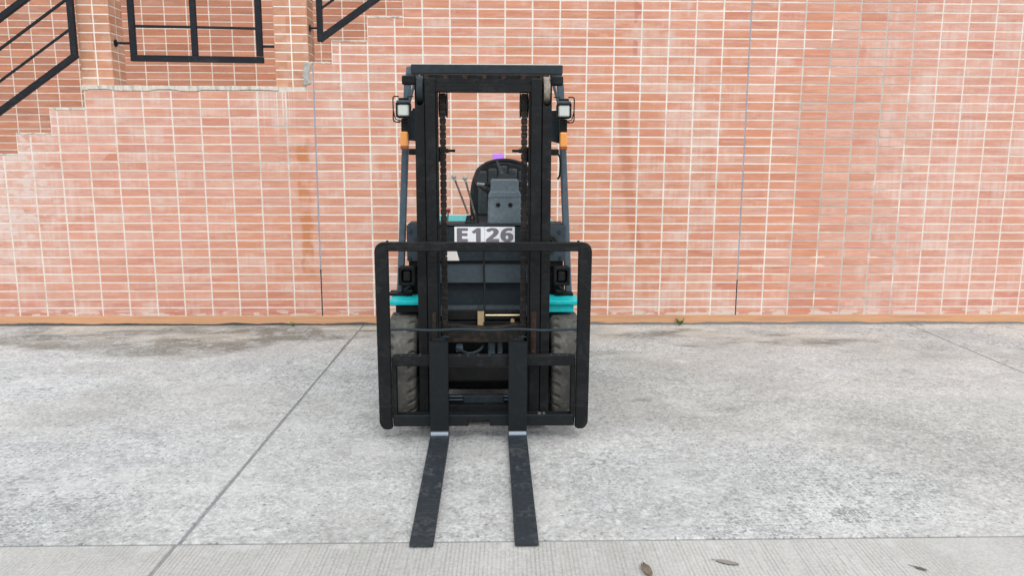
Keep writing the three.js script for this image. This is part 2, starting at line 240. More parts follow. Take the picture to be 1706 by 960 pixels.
function slab(x0, x1, z0, z1, map, box, extra = {}) { // box: the rectangle [x0,x1,z0,z1] the map covers
  const g = bx(x0, x1, -0.16, 0, z0, z1, 0.006), p = g.attributes.position, uv = g.attributes.uv;
  for (let i = 0; i < p.count; i++) uv.setXY(i, (p.getX(i) - box[0]) / (box[1] - box[0]), (p.getZ(i) - box[2]) / (box[3] - box[2]));
  const b = gBump.clone(); b.repeat.set((box[1] - box[0]) / 1.6, (box[3] - box[2]) / 1.6); b.needsUpdate = true;
  const m = new THREE.MeshStandardMaterial({ map, roughness: 0.93, bumpMap: b, bumpScale: 0.004, ...extra });
  return mesh('concrete_slab', g, m, gr, { keepUV: true });
}
const region = (w, h, b, fn) => colTex(w, h, (u, v) => fn(b[0] + u * (b[1] - b[0]), b[2] + v * (b[3] - b[2])));
const bM = [-1.21, 3.83, -6.93, -2.893], bL = [-5.2, -1.23, -6.93, -2.893], bR = [3.84, 7.8, -6.93, -2.893], bN = [-2.6, 2.6, -2.885, -1.8];
const tM = region(2048, 1640, bM, slabColour), tL = region(1620, 1640, bL, slabColour), tR = region(768, 768, bR, slabColour), tN = region(2048, 512, bN, nearColour);
const grooveBump = valTex(2048, 512, (u, v) => { const X = -2.6 + u * 5.2, Z = -2.885 + v * 1.085; return 0.75 - 0.6 * groove(X, Z) + 0.12 * vn(X * 150, Z * 150); });
slab(-1.203, 3.828, -6.955, -2.8965, tM, bM); slab(-5.2, -1.219, -6.955, -2.8965, tL, bL); slab(3.84, 7.8, -6.955, -2.894, tR, bR);
slab(-9.2, -5.21, -6.955, -2.894, tL, [-9.2, -5.23, -6.93, -2.893]);
slab(-1.243, 3.828, -2.8840, 1.2, tN, bN, { bumpMap: grooveBump, bumpScale: 0.004 }); slab(-5.2, -1.258, -2.8840, 1.2, tN, bN, { bumpMap: grooveBump, bumpScale: 0.004 }); slab(3.84, 7.8, -2.886, 1.2, tN, bN);
{ // the two long joints lean a little in plan: shear the neighbouring slabs' edges
  for (const s of gr.children) { const p = s.geometry.attributes.position; for (let i = 0; i < p.count; i++) { const x = p.getX(i), z = p.getZ(i), sh = (z + 4.9) * -0.018; if (Math.abs(x + 1.23) < 0.1) p.setX(i, x + sh + (z > -2.89 ? 0.03 : 0)); else if (Math.abs(x - 3.83) < 0.1) p.setX(i, x + sh * 1.6); } p.needsUpdate = true; }
}
const mFill = new THREE.MeshStandardMaterial({ map: colTex(256, 256, (u, v) => { const n = 0.215 + 0.12 * (fbm(u * 30, v * 30, 3) - 0.5); return [n, n * 1.01, n * 1.0]; }), roughness: 0.95 });
mesh('joint_filler', bx(-9.2, 7.8, -0.19, -0.006, -6.95, 1.2), mFill, gr);
{ const g = new THREE.PlaneGeometry(240, 240); g.rotateX(-Math.PI / 2); g.translate(0, -0.175, 0); mesh('outer_ground', g, new THREE.MeshStandardMaterial({ color: 0x9a9893, roughness: 0.95 }), gr); }

// ---------------------------------------------------------------- street wall with stepped top
const wall = thing('brick_wall', 'long pink orange brick wall with a stepped upper edge, behind the forklift', 'wall', [0, 0, ZW]);
{
  const R = rng(11), list = [];
  const rows = Math.ceil((YT - Y0) / CH);
  const uvs = [([x, y]) => [(x - XL) / WW, y / YT], ([x, y]) => [(x - fineL) / 4.8, y / 3.0], ([x, y]) => [(x - fineL - 4.8) / 4.8, y / 3.0]];
  for (let r = 0; r < rows; r++) for (let c = 0; c < COLS.length - 1; c++) {
    const y0 = Y0 + r * CH + (r ? 0.0052 : 0.0015), y1 = Math.min(Y0 + (r + 1) * CH - 0.0052, YT), x0 = COLS[c] + 0.006, x1 = COLS[c + 1] - 0.006;
    const cuts = [x0, ...STEPS.map(s => s[0]).filter(x => x > x0 + 0.02 && x < x1 - 0.02 && topAt(x - 0.01) < y1 + 0.012 && topAt(x + 0.01) > y0), x1];
    for (let k = 0; k < cuts.length - 1; k++) {
      let a = cuts[k], b = cuts[k + 1]; const t = topAt((a + b) / 2), top = Math.min(y1, t - 0.004);
      if (k < cuts.length - 2 && topAt(b + 0.01) > t) { if (top < y1 - 1e-6 && top - y0 < 0.014) continue; }
      if (k > 0) a += 0.006;
      if (top - y0 < 0.014 || b - a < 0.015) continue;
      const m = y1 > 2.98 || a < fineL + 0.005 || b > fineR - 0.005 ? 0 : b < fineL + 4.8 ? 1 : a >= fineL + 4.8 ? 2 : 0;
      list.push({ m, size: seenSize(a, b, y0, top, ZW), g: brickGeo(a, b, y0, top, 0, 0.012, R, uvs[m]) });
    }
  }
  layBricks(list, wall, mBrick);
  // mortar beds: three panels, cut at the movement joints
  const panel = (a, b) => { const s = new THREE.Shape(); s.moveTo(a, 0.06); s.lineTo(b, 0.06); s.lineTo(b, topAt(b - 0.001)); const st = STEPS.filter(k => k[0] > a && k[0] < b).reverse(); for (const [x] of st) { s.lineTo(x, topAt(x + 0.001)); s.lineTo(x, topAt(x - 0.001)); } s.lineTo(a, topAt(a + 0.001)); s.closePath(); return s; };
  for (const [a, b] of [[XL, MJ[0] - 0.006], [MJ[0] + 0.006, MJ[1] - 0.006], [MJ[1] + 0.006, XR]]) {
    const g = new THREE.ExtrudeGeometry(panel(a, b), { depth: 0.03, bevelEnabled: false }); g.translate(0, 0, -0.0325); const p = g.attributes.position, uv = g.attributes.uv;
    for (let i = 0; i < p.count; i++) uv.setXY(i, (p.getX(i) - XL) / WW, p.getY(i) / YT);
    mesh('mortar_bed', g, mMortar, wall, { keepUV: true });
  }
  const core = new THREE.ExtrudeGeometry(panel(XL, XR), { depth: 0.14, bevelEnabled: false }); core.translate(0, 0, -0.18);
  mesh('wall_core', core, new THREE.MeshStandardMaterial({ color: 0x3a352f, roughness: 0.95 }), wall);
  // sealant in the movement joints; it has fallen out near the ground
  const mSeal = new THREE.MeshStandardMaterial({ color: new THREE.Color(0.30, 0.31, 0.36), roughness: 0.8 }), mGap = new THREE.MeshStandardMaterial({ color: new THREE.Color(0.035, 0.035, 0.045), roughness: 0.9 });
  for (const [x, yb, yt] of [[MJ[0], 0.52, 2.3], [MJ[1], 0.42, YT]]) {
    const Rr = rng(31), pts = []; const n = 46; const L = [], Q = [];
    for (let i = 0; i <= n; i++) { const y = lerp(yb, yt, i / n); L.push([x - 0.0055 + (Rr() - 0.5) * 0.003, y]); Q.push([x + 0.0055 + (Rr() - 0.5) * 0.003, y]); }
    mesh('sealant_strip', poly([...L, ...Q.reverse()], -0.02, -0.0015, 0.001), mSeal, wall);
    mesh('open_joint', poly([[x - 0.0058, 0.095], [x + 0.0058, 0.095], [x + 0.0058, yb], [x - 0.0058, yb]], -0.034, -0.012, 0), mGap, wall);
  }
  // painted plinth with an uneven lower edge over a dark slit
  const Rp = rng(3), lo = []; for (let x = XR; x >= XL; x -= 0.035) lo.push([x, 0.012 + 0.013 * ss(0.35, 0.7, fbm(x * 2.6, 5.5, 3)) + 0.006 * Rp()]);
  const mPl = new THREE.MeshStandardMaterial({ map: colTex(1024, 128, (u, v) => { const n = fbm(u * 60, v * 6, 4), k = 0.92 + 0.2 * (n - 0.5) + 0.06 * vn(u * 900, v * 90); const c = mix3([0.60, 0.325, 0.175], [0.54, 0.285, 0.165], ss(0.5, 0.7, fbm(u * 22 + 8, v * 4, 4))); return c.map(q => q * k); }), roughness: 0.75 });
  const pg = poly([[XL, Y0 - 0.001], ...lo.reverse(), [XR, Y0 - 0.001]].map(p => p), -0.02, 0.006, 0.002);
  const pm = mesh('plinth', pg, mPl, wall); const uv = pm.geometry.attributes.uv, pp = pm.geometry.attributes.position; for (let i = 0; i < pp.count; i++) uv.setXY(i, (pp.getX(i) - XL) / WW, pp.getY(i) * 2.2 / 0.2);
}

// ---------------------------------------------------------------- staircase behind the wall
const mConc = new THREE.MeshStandardMaterial({ map: colTex(1024, 256, (u, v) => { const n = fbm(u * 60, v * 16, 4), p = ss(0.55, 0.7, fbm(u * 30 + 3, v * 9 + 8, 4)); const c = mix3([0.62, 0.57, 0.50], [0.34, 0.31, 0.26], p * 0.7); return c.map(q => q * (0.8 + 0.4 * n)); }), roughness: 0.95, bumpMap: gBump, bumpScale: 0.004 });
const stair = thing('staircase', 'concrete staircase with a landing, rising behind the stepped brick wall', 'staircase', [0, 0, -7.11]);
{
  const all = [[-5.6, 1.136], ...STEPS.slice(0, -1)];
  for (let i = 0; i < all.length; i++) {
    const [x, y] = all[i], xe = i + 1 < all.length ? all[i + 1][0] : 0.143;
    if (Math.abs(y - 2.084) < 1e-6) continue;
    mesh('step', bx(x + 0.001, xe, 0.9, y + 0.004, -1.72, 0.17, 0.006), mConc, stair);
  }
  for (let i = 0; i < all.length; i++) { const [x, y] = all[i], xe = i + 1 < all.length ? all[i + 1][0] : 0.143; if (Math.abs(y - 2.084) < 1e-6) continue; const R2 = rng(60 + i), t = [], l = []; for (let q = 0; q <= 10; q++) { const xx = lerp(x + 0.002, xe - 0.001, q / 10); t.push([xx, y + 0.004 + (R2() - 0.5) * 0.004]); l.push([xx, y - 0.006 - R2() * 0.008]); } mesh('step_nosing', poly([...t, ...l.reverse()], 0.165, 0.1835, 0.002), mConc, stair); }
  mesh('mortar_lump', poly([[-1.628, 2.14], [-1.598, 2.135], [-1.555, 2.15], [-1.562, 2.19], [-1.572, 2.24], [-1.55, 2.30], [-1.575, 2.33], [-1.618, 2.325], [-1.622, 2.26], [-1.635, 2.22], [-1.618, 2.18]], 0.16, 0.188, 0.005), new THREE.MeshStandardMaterial({ map: colTex(128, 128, (u, v) => { const n = 0.40 + 0.3 * (fbm(u * 30, v * 30, 3) - 0.5); return [n, n * 0.95, n * 0.88]; }), roughness: 0.95 }), stair);
  // landing slab: ragged pale edge showing on the wall face
  const R = rng(8), up = [], lo = []; for (let x = -3.525; x <= -1.82; x += 0.03) { up.push([x, 2.124 + (R() - 0.5) * 0.003]); lo.push([x, 2.090 - 0.014 * (fbm(x * 14, 2, 3) - 0.5) - 0.01 * ss(0.5, 0.7, vn(x * 5, 7))]); }
  mesh('landing', [poly([...up, ...lo.reverse()], 0.1, 0.186, 0.003), bx(-3.52, -1.6, 1.8, 2.12, -1.72, 0.17)], mConc, stair);
}
// ---------------------------------------------------------------- wall behind the stairs
const ZB = -8.85, bwX0 = -6.6, bwX1 = 1.2, bwY0 = 1.0, bwY1 = 4.4, BP = 0.2405;
const COLB = (x) => Math.floor((x + 5.235) / BP), ROWB = y => Math.floor((y - 2.279) / CH);
const backMap = colTex(2048, 1024, (u, v) => {
  const X = bwX0 + u * (bwX1 - bwX0), Y = bwY0 + v * (bwY1 - bwY0), c = COLB(X) + 90, r = ROWB(Y) + 60, a = h2(c, r, 5), b = h2(c, r, 6);
  const drag = fbm(X * 7 + c, Y * 60 + r * 3, 3), m = 0.86 + 0.3 * (drag - 0.5) + 0.22 * (b - 0.5) + 0.1 * (vn(X * 200, Y * 200) - 0.5);
  let col = mix3([0.49, 0.20, 0.115], [0.53, 0.245, 0.16], a); const w = ss(0.6, 0.75, fbm(X * 3, Y * 8, 4)); col = mix3(col, [0.56, 0.32, 0.24], w * 0.4); return col.map(q => q * m);
}, false);
const mBack = new THREE.MeshStandardMaterial({ map: backMap, roughness: 0.85, bumpMap: wb, bumpScale: 0.0016 });
const mMort2 = new THREE.MeshStandardMaterial({ map: colTex(512, 256, (u, v) => { const n = 0.9 + 0.3 * (fbm(u * 40, v * 30, 3) - 0.5); return [0.74 * n, 0.64 * n, 0.56 * n]; }), roughness: 0.95 });
const back = thing('brick_wall_001', 'darker orange brick wall set back behind the black stair railings', 'wall', [0, 0, ZB]);
{
  const R = rng(21), list = [];
  for (let y = 2.279 - CH * 12; y < bwY1 - CH; y += CH) for (let x = -5.235 - BP * 3; x < 1.0; x += BP) { const a = x + 0.006, b = x + BP - 0.006, t = y + CH - 0.0052, q = y + 0.0052; list.push({ m: 0, size: seenSize(a, b, q, t, ZB), g: brickGeo(a, b, q, t, 0, 0.012, R, ([X, Y]) => [(X - bwX0) / (bwX1 - bwX0), (Y - bwY0) / (bwY1 - bwY0)]) }); }
  layBricks(list, back, [mBack]);
  mesh('mortar_bed', bx(bwX0, bwX1, 1.0, bwY1, -0.2, -0.003), mMort2, back);
}
// ---------------------------------------------------------------- brick pillars on the landing
const pilMap = colTex(1024, 512, (u, v) => { // u: running metres / 2, v: height / 1.6
  const X = u * 2, Y = v * 1.6, c = Math.floor(X / 0.145), r = Math.floor(Y / CH), a = h2(c, r, 8), b = h2(c, r, 9), drag = fbm(X * 8 + c, Y * 50, 3), m = 0.92 + 0.22 * (drag - 0.5) + 0.16 * (b - 0.5) + 0.08 * (vn(X * 200, Y * 200) - 0.5);
  let col = mix3([0.57, 0.265, 0.155], [0.60, 0.32, 0.215], a); const w = ss(0.55, 0.72, fbm(X * 7, Y * 9 + 3, 4)); col = mix3(col, [0.64, 0.42, 0.32], w * 0.5); const q = ss(0.6, 0.7, fbm(X * 16 + 9, Y * 22, 3)); col = mix3(col, [0.50, 0.19, 0.10], q * 0.3); return col.map(k => k * m);
});
const mPil = new THREE.MeshStandardMaterial({ map: pilMap, roughness: 0.85, bumpMap: wb, bumpScale: 0.0016 });
function pillar(name, x0, x1, label, off) {
  const zF = -7.10, d = 0.25, H = 1.4, cx = (x0 + x1) / 2, p = thing(name, label, 'pillar', [cx, 2.1262, zF - d / 2], 'brick pillars on the landing'), R = rng(40 + off), w = (x1 - x0) / 2;
  mesh('mortar_core', bx(-w + 0.0025, w - 0.0025, 0, H, -d / 2 + 0.0025, d / 2 - 0.0025), mMortar2, p);
  for (let r = 0; r < 18; r++) for (let f = 0; f < 3; f++) for (let k = 0; k < 2; k++) {
    const L = f ? d : 2 * w, a = -L / 2 + k * L / 2 + (k ? 0.006 : 0), b = a + L / 2 - (k ? 0.006 : 0.005), y0 = r * CH + 0.005, y1 = (r + 1) * CH - 0.005;
    const g = brickGeo(a, b, y0, y1, 0, 0.012, R, ([X, Y]) => [(X + 0.6 + f * 0.47 + off * 0.31) / 2, Y / 1.6]);
    if (f === 0) g.translate(0, 0, d / 2); else { g.rotateY(f === 1 ? Math.PI / 2 : -Math.PI / 2); g.translate(f === 1 ? w : -w, 0, 0); }
    mesh('brick', g, mPil, p, { keepUV: true });
  }
}
const mMortar2 = new THREE.MeshStandardMaterial({ color: new THREE.Color(0.84, 0.77, 0.69), roughness: 0.95 });
pillar('brick_pillar', -3.604, -3.326, 'square brick pillar on the landing, between the left sloping railing and the level railing', 0);
pillar('brick_pillar_001', -1.908, -1.612, 'square brick pillar on the landing, between the level railing and the right sloping railing', 1);

// ---------------------------------------------------------------- painted steel
const paintMap = (base, dust, seed, amt, scr) => colTex(512, 512, (u, v) => {
  const n = fbm(u * 12 + seed, v * 12, 4), f = fbm(u * 60 + seed, v * 60, 3), s = ss(0.66, 0.8, vn(u * 9 + seed * 3, v * 190)) * ss(0.5, 0.75, vn(u * 14 + seed, v * 14)), d = ss(0.5, 0.8, n * 0.6 + f * 0.45);
  const c = mix3(base, dust, d * amt), k = 0.9 + 0.25 * (f - 0.5); return mix3(c.map(q => q * k), dust, s * scr);
});
const roughMap = valTex(512, 512, (u, v) => 0.42 + 0.35 * fbm(u * 14, v * 14, 4) + 0.18 * fbm(u * 70, v * 70, 2));
const steel = (base, dust, seed, amt = 0.4, scr = 0.35, o = {}) => new THREE.MeshPhysicalMaterial({ specularIntensity: 0.45, map: paintMap(base, dust, seed, amt, scr), roughnessMap: roughMap, roughness: 0.85, metalness: 0, ...o });
const M = {
  black: steel([0.0052, 0.0062, 0.0070], [0.027, 0.028, 0.029], 1, 0.4, 0.3),
  fork: steel([0.022, 0.028, 0.034], [0.095, 0.10, 0.105], 2, 0.5, 0.14),
  shank: steel([0.0075, 0.0105, 0.0120], [0.016, 0.019, 0.021], 3, 0.35, 0.1),
  slate: steel([0.085, 0.118, 0.145], [0.13, 0.155, 0.175], 4, 0.25, 0.15),
  slateDark: steel([0.022, 0.033, 0.041], [0.045, 0.056, 0.063], 5, 0.3, 0.15),
  slateMid: steel([0.042, 0.060, 0.072], [0.06, 0.078, 0.09], 16, 0.25, 0.15),
  rail: steel([0.011, 0.014, 0.019], [0.05, 0.055, 0.06], 6, 0.2, 0.2),
  teal: steel([0.012, 0.56, 0.58], [0.06, 0.60, 0.62], 7, 0.2, 0.1, { roughness: 0.6 }),
  rust: steel([0.030, 0.016, 0.011], [0.12, 0.065, 0.042], 8, 0.8, 0.5),
  grime: steel([0.012, 0.012, 0.011], [0.085, 0.052, 0.03], 9, 0.4, 0.25),
  rubber: steel([0.012, 0.012, 0.012], [0.03, 0.03, 0.03], 10, 0.3, 0.1),
  plastic: steel([0.165, 0.21, 0.24], [0.26, 0.30, 0.33], 11, 0.4, 0.15, { roughness: 0.95 }),
  pad: steel([0.045, 0.053, 0.058], [0.10, 0.115, 0.125], 18, 0.4, 0.2, { roughness: 0.9 }),
  vinyl: steel([0.016, 0.017, 0.019], [0.05, 0.055, 0.06], 12, 0.25, 0.2, { roughness: 0.7 }),
  tan: steel([0.40, 0.29, 0.16], [0.26, 0.20, 0.12], 13, 0.5, 0.4),
  chrome: new THREE.MeshStandardMaterial({ color: 0xb8b8b4, metalness: 0.9, roughness: 0.3 }),
  worn: steel([0.22, 0.19, 0.16], [0.42, 0.36, 0.30], 14, 0.7, 0.6, { metalness: 0.5 }),
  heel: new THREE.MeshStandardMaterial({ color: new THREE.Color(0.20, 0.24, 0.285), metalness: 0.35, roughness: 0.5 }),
  brass: new THREE.MeshStandardMaterial({ color: new THREE.Color(0.62, 0.52, 0.32), metalness: 0.7, roughness: 0.35 }),
  tyre: new THREE.MeshStandardMaterial({ map: paintMap([0.105, 0.102, 0.092], [0.18, 0.173, 0.155], 15, 0.8, 0.25), roughness: 0.95 }),
};
const S2 = [-1, 1];

// ---------------------------------------------------------------- railings
{
  const z = -7.18, r = thing('landing_railing', 'level black steel railing frame fixed between the two brick pillars', 'railing', [-2.61, 2.1262, z]), X = x => x + 2.61, Y = y => y - 2.1262;
  const P = (x, y) => V(X(x), Y(y), 0), t = 0.054;
  mesh('bottom_rail', bar(P(-3.195, 2.382), P(-2.028, 2.372), t, 0.04), M.rail, r);
  for (const [x, w] of [[-3.166, 0.05], [-2.626, 0.05], [-2.055, 0.054]]) mesh('upright', bar(P(x - 0.004, 2.405), P(x, 3.2), w, 0.038), M.rail, r);
  meshes('middle_rail', [bar(P(-3.142, 2.656), P(-2.65, 2.651), 0.022, 0.02), bar(P(-2.602, 2.650), P(-2.08, 2.643), 0.022, 0.02)], M.rail, r);
  mesh('top_rail', bar(P(-3.195, 3.22), P(-2.028, 3.22), t, 0.04), M.rail, r);
  for (const [a, b, y] of [[-3.323, -3.19, 2.51], [-2.03, -1.91, 2.49]]) mesh('wall_bracket', [rod(P(a, y), P(b, y), 0.011), rod(P(a < -3 ? a : b - 0.006, y), P(a < -3 ? a + 0.006 : b, y), 0.032, 0.032, 16)], M.rail, r);
}
function slopeRailing(name, label, z, bars, post, base, extra) {
  const r = thing(name, label, 'railing', [base[0], base[1], z], 'sloping stair railings'); const P = (x, y) => V(x - base[0], y - base[1], 0);
  for (const [a, b, w, n] of bars) mesh(n, bar(P(...a), P(...b), w, w * 0.8), M.rail, r);
  mesh('upright', bar(P(...post[0]), P(...post[1]), 0.05, 0.042), M.rail, r);
  if (extra) extra(r, P);
}
{
  const m = 0.688; const ln = (x, y, x2) => [x2, y + (x2 - x) * m];
  slopeRailing('stair_railing', 'sloping black steel railing left of the pillars, at the lower stairs', -7.0,
    [[[-3.575, 2.388], ln(-3.575, 2.388, -4.9), 0.05, 'bottom_rail'], [[-3.62, 2.596], ln(-3.62, 2.596, -4.9), 0.02, 'middle_rail'], [[-3.62, 2.846], ln(-3.62, 2.846, -4.9), 0.022, 'middle_rail'], [[-3.595, 3.10], ln(-3.595, 3.10, -4.9), 0.05, 'top_rail']],
    [[-3.597, 2.38], [-3.597, 3.12]], [-3.6, 1.93]);
  slopeRailing('stair_railing_001', 'sloping black steel railing right of the pillars, at the upper stairs', -7.18,
    [[[-1.53, 2.55], ln(-1.53, 2.55, -0.5), 0.055, 'bottom_rail'], [[-1.50, 2.82], ln(-1.50, 2.82, -0.5), 0.02, 'middle_rail'], [[-1.50, 3.07], ln(-1.50, 3.07, -0.5), 0.02, 'middle_rail'], [[-1.53, 3.32], ln(-1.53, 3.32, -0.5), 0.05, 'top_rail']],
    [[-1.519, 2.535], [-1.519, 3.33]], [-1.5, 2.33], (r, P) => { mesh('wall_bracket', [rod(P(-1.61, 2.65), P(-1.54, 2.65), 0.01), rod(P(-1.612, 2.65), P(-1.603, 2.65), 0.03, 0.03, 14)], M.rail, r); });
}

// ---------------------------------------------------------------- forklift
// local axes: x across, y up, z toward the camera; origin on the ground under the front axle
const fk = thing('forklift', 'black and teal forklift with two forks lowered to the ground, number E126 on its front', 'forklift', [-0.04, 0, -4.4]);
{ // chassis, counterweight, hood
  mesh('chassis', [bx(-0.34, 0.34, 0.12, 0.6, -1.2, -0.14, 0.02), bx(-0.36, 0.36, 0.24, 0.36, -0.14, 0.02, 0.03), bx(-0.48, 0.48, 0.25, 0.62, -1.0, -0.42, 0.02)], M.black, fk);
  mesh('counterweight', [poly([[-0.5, 0.2], [0.5, 0.2], [0.52, 0.5], [0.5, 0.92], [0.42, 1.0], [-0.42, 1.0], [-0.5, 0.92], [-0.52, 0.5]], -1.75, -1.15, 0.05)], M.teal, fk);
  mesh('battery_hood', [bx(-0.46, 0.46, 0.6, 1.115, -1.15, -0.52, 0.03)], M.teal, fk);
  mesh('floor_plate', bx(-0.48, 0.48, 0.58, 0.60, -0.52, -0.16), M.slateDark, fk);
}
{ // front cowl: plate, sloped panels, bolts, stickers
  const cw = group('front_cowl', fk);
  mesh('cowl_plate', [bx(-0.455, 0.478, 0.92, 1.132, -0.13, -0.12, 0.003), bx(-0.45, 0.47, 1.118, 1.134, -0.30, -0.12, 0.004)], M.slateDark, cw);
  meshes('side_panel', [bx(-0.455, -0.36, 0.92, 1.13, -0.119, -0.112), bx(0.36, 0.478, 0.92, 1.13, -0.119, -0.112)], M.slateMid, cw);
  mesh('inner_panel', bx(-0.452, -0.34, 0.70, 0.92, -0.4, -0.17), M.black, cw); mesh('inner_panel', bx(0.34, 0.47, 0.70, 0.92, -0.4, -0.17), M.black, cw);
  mesh('recess', bx(-0.44, 0.46, 0.885, 0.925, -0.2, -0.135), M.rubber, cw);
  mesh('upper_step', polyX([[-0.13, 0.90], [-0.10, 0.885], [-0.075, 0.798], [-0.085, 0.79], [-0.14, 0.80]], -0.30, 0.30), M.slateMid, cw);  // both steps lighter than the toe board: top light put into the colour
  mesh('toe_board', bx(-0.3, 0.3, 0.64, 0.79, -0.15, -0.13), M.slateDark, cw);  // darker slate than the steps: shade of the upright face put into colour
  mesh('lower_step', polyX([[-0.13, 0.652], [-0.085, 0.595], [-0.10, 0.585], [-0.15, 0.60]], -0.30, 0.30), M.slateMid, cw);
  for (const [x, y] of [[-0.432, 1.097], [-0.40, 1.05], [-0.437, 0.935], [0.44, 1.093], [0.447, 0.94], [0.40, 0.98]]) mesh('bolt', rod(V(x, y, -0.113), V(x, y, -0.099), 0.0105, 0.009, 6), M.slateDark, cw);
  mesh('hose_port', [new THREE.TorusGeometry(0.034, 0.011, 8, 24).translate(0.385, 1.035, -0.1), new THREE.TorusGeometry(0.018, 0.008, 8, 20).translate(0.385, 1.035, -0.095), rod(V(0.385, 1.035, -0.11), V(0.385, 1.035, -0.1), 0.034, 0.034, 20)], M.rubber, cw);
  const num = (txt, xs, x0, x1) => {
    const t = canTex(512, 256, (c, w, h) => { c.fillStyle = '#f7f9fb'; c.fillRect(0, 0, w, h); c.fillStyle = '#7c7880'; c.font = 'bold 262px sans-serif'; c.textBaseline = 'alphabetic'; c.textAlign = 'left';
      for (const [ch, x, wd] of xs) { const mw = c.measureText(ch).width; for (const [o, q] of [[-14, 0], [-7, -5], [-7, 4], [0, 0], [7, -5], [7, 4], [14, 0]]) { c.save(); c.translate(x + o + 8, 228 + q); c.scale((wd - 16) / mw, 1.08); c.fillText(ch, 0, 0); c.restore(); } } });
    const g = new THREE.PlaneGeometry(x1 - x0, 0.098); const q = new THREE.BoxGeometry(x1 - x0, 0.098, 0.0012); q.translate((x0 + x1) / 2, 1.0745, -0.1186 + 0.0006);
    mesh('number_sticker', q, new THREE.MeshStandardMaterial({ map: t, roughness: 0.35 }), fk, { keepUV: true, label: 'white sticker with grey ' + txt });
  };
  num('E1', [['E', 12, 235], ['1', 282, 215]], -0.176, 0.0005); num('26', [['2', 10, 245], ['6', 258, 240]], 0.0015, 0.178);
  const wt = canTex(128, 96, (c, w, h) => { c.fillStyle = '#efe9e4'; c.fillRect(0, 0, w, h); c.fillStyle = '#d9b5a8'; for (let i = 0; i < 6; i++) c.fillRect(10, 10 + i * 14, 70 + (i * 37) % 34, 4); });
  mesh('warning_sticker', poly([[-0.235, 0.923], [-0.148, 0.923], [-0.165, 0.985], [-0.235, 0.985]], -0.1189, -0.1165, 0), new THREE.MeshStandardMaterial({ map: wt, roughness: 0.5 }), fk);
}
// ---- wheels
function tyreGeo(R0, half) {
  const N = 420, prof = [], nu = 26; for (let i = 0; i <= nu; i++) { const u = i / nu * 2 - 1; const s = Math.abs(u); prof.push([u * half, R0 - (s > 0.8 ? 0.028 * Math.pow((s - 0.8) / 0.2, 2) : 0) - 0.004 * s * s]); }
  const full = [[-half * 0.80, R0 * 0.55], [-half * 0.98, R0 * 0.68], [-half * 1.04, R0 * 0.82], ...prof, [half * 1.04, R0 * 0.82], [half * 0.98, R0 * 0.68], [half * 0.80, R0 * 0.55]];
  const P = [], I = [], W = full.length;
  for (let i = 0; i <= N; i++) { const t = i / N * 2 * Math.PI; for (let k = 0; k < W; k++) { let [x, r] = full[k]; const s = Math.abs(x) / half;
      if (s > 0.40 && r > R0 * 0.75) { const b = (s - 0.40) / 0.6, ph = (t / (2 * Math.PI) * 27 + (x > 0 ? 0.5 : 0) + 0.35 * Math.sin(b * 2.2)) % 1, q = Math.abs(ph - 0.5); r -= 0.022 * ss(0.15 + 0.05 * b, 0.08, q) * ss(0, 0.3, b); }
      P.push(x, r * Math.cos(t), r * Math.sin(t)); } }
  for (let i = 0; i < N; i++) for (let k = 0; k < W - 1; k++) { const a = i * W + k, b = a + W; I.push(a, b, a + 1, b, b + 1, a + 1); }
  const g = new THREE.BufferGeometry(); g.setAttribute('position', new THREE.Float32BufferAttribute(P, 3)); g.setIndex(I); g.computeVertexNormals(); g.setAttribute('uv', new THREE.Float32BufferAttribute(new Float32Array(P.length / 3 * 2), 2)); return g;
}
const TG = tyreGeo(0.315, 0.084), TGr = tyreGeo(0.22, 0.07);
for (const [x, y, z, g, r] of [[-0.462, 0.315, -0.02, TG, 1], [0.462, 0.315, -0.02, TG, 1], [-0.41, 0.22, -1.32, TGr, 0.7], [0.41, 0.22, -1.32, TGr, 0.7]]) {
  const w = group('wheel', fk, [x, y, z]); mesh('tyre', g.clone(), M.tyre, w);
  mesh('rim', [rod(V(-0.07 * r, 0, 0), V(0.07 * r, 0, 0), 0.18 * r, 0.18 * r, 32), rod(V(-0.078 * r, 0, 0), V(0.078 * r, 0, 0), 0.07 * r, 0.07 * r, 20)], M.slateDark, w);
}
{ // fenders
  for (const s of S2) {
    const a = s < 0 ? [-0.547, -0.372] : [0.368, 0.547];
    const f = mesh('fender', [bx(a[0], a[1], 0.690, 0.717, -0.14, 0.075, 0.008)], M.teal, fk);
    const b = s < 0 ? [-0.507, -0.372] : [0.37, 0.515];
    mesh('fender_skirt', [bx(b[0], b[1], 0.645, 0.690, -0.3, 0.055, 0.004), bx(s < 0 ? -0.374 : 0.362, s < 0 ? -0.362 : 0.374, 0.3, 0.69, -0.36, 0.05, 0.003)], s < 0 ? M.black : M.teal, f);
  }
}
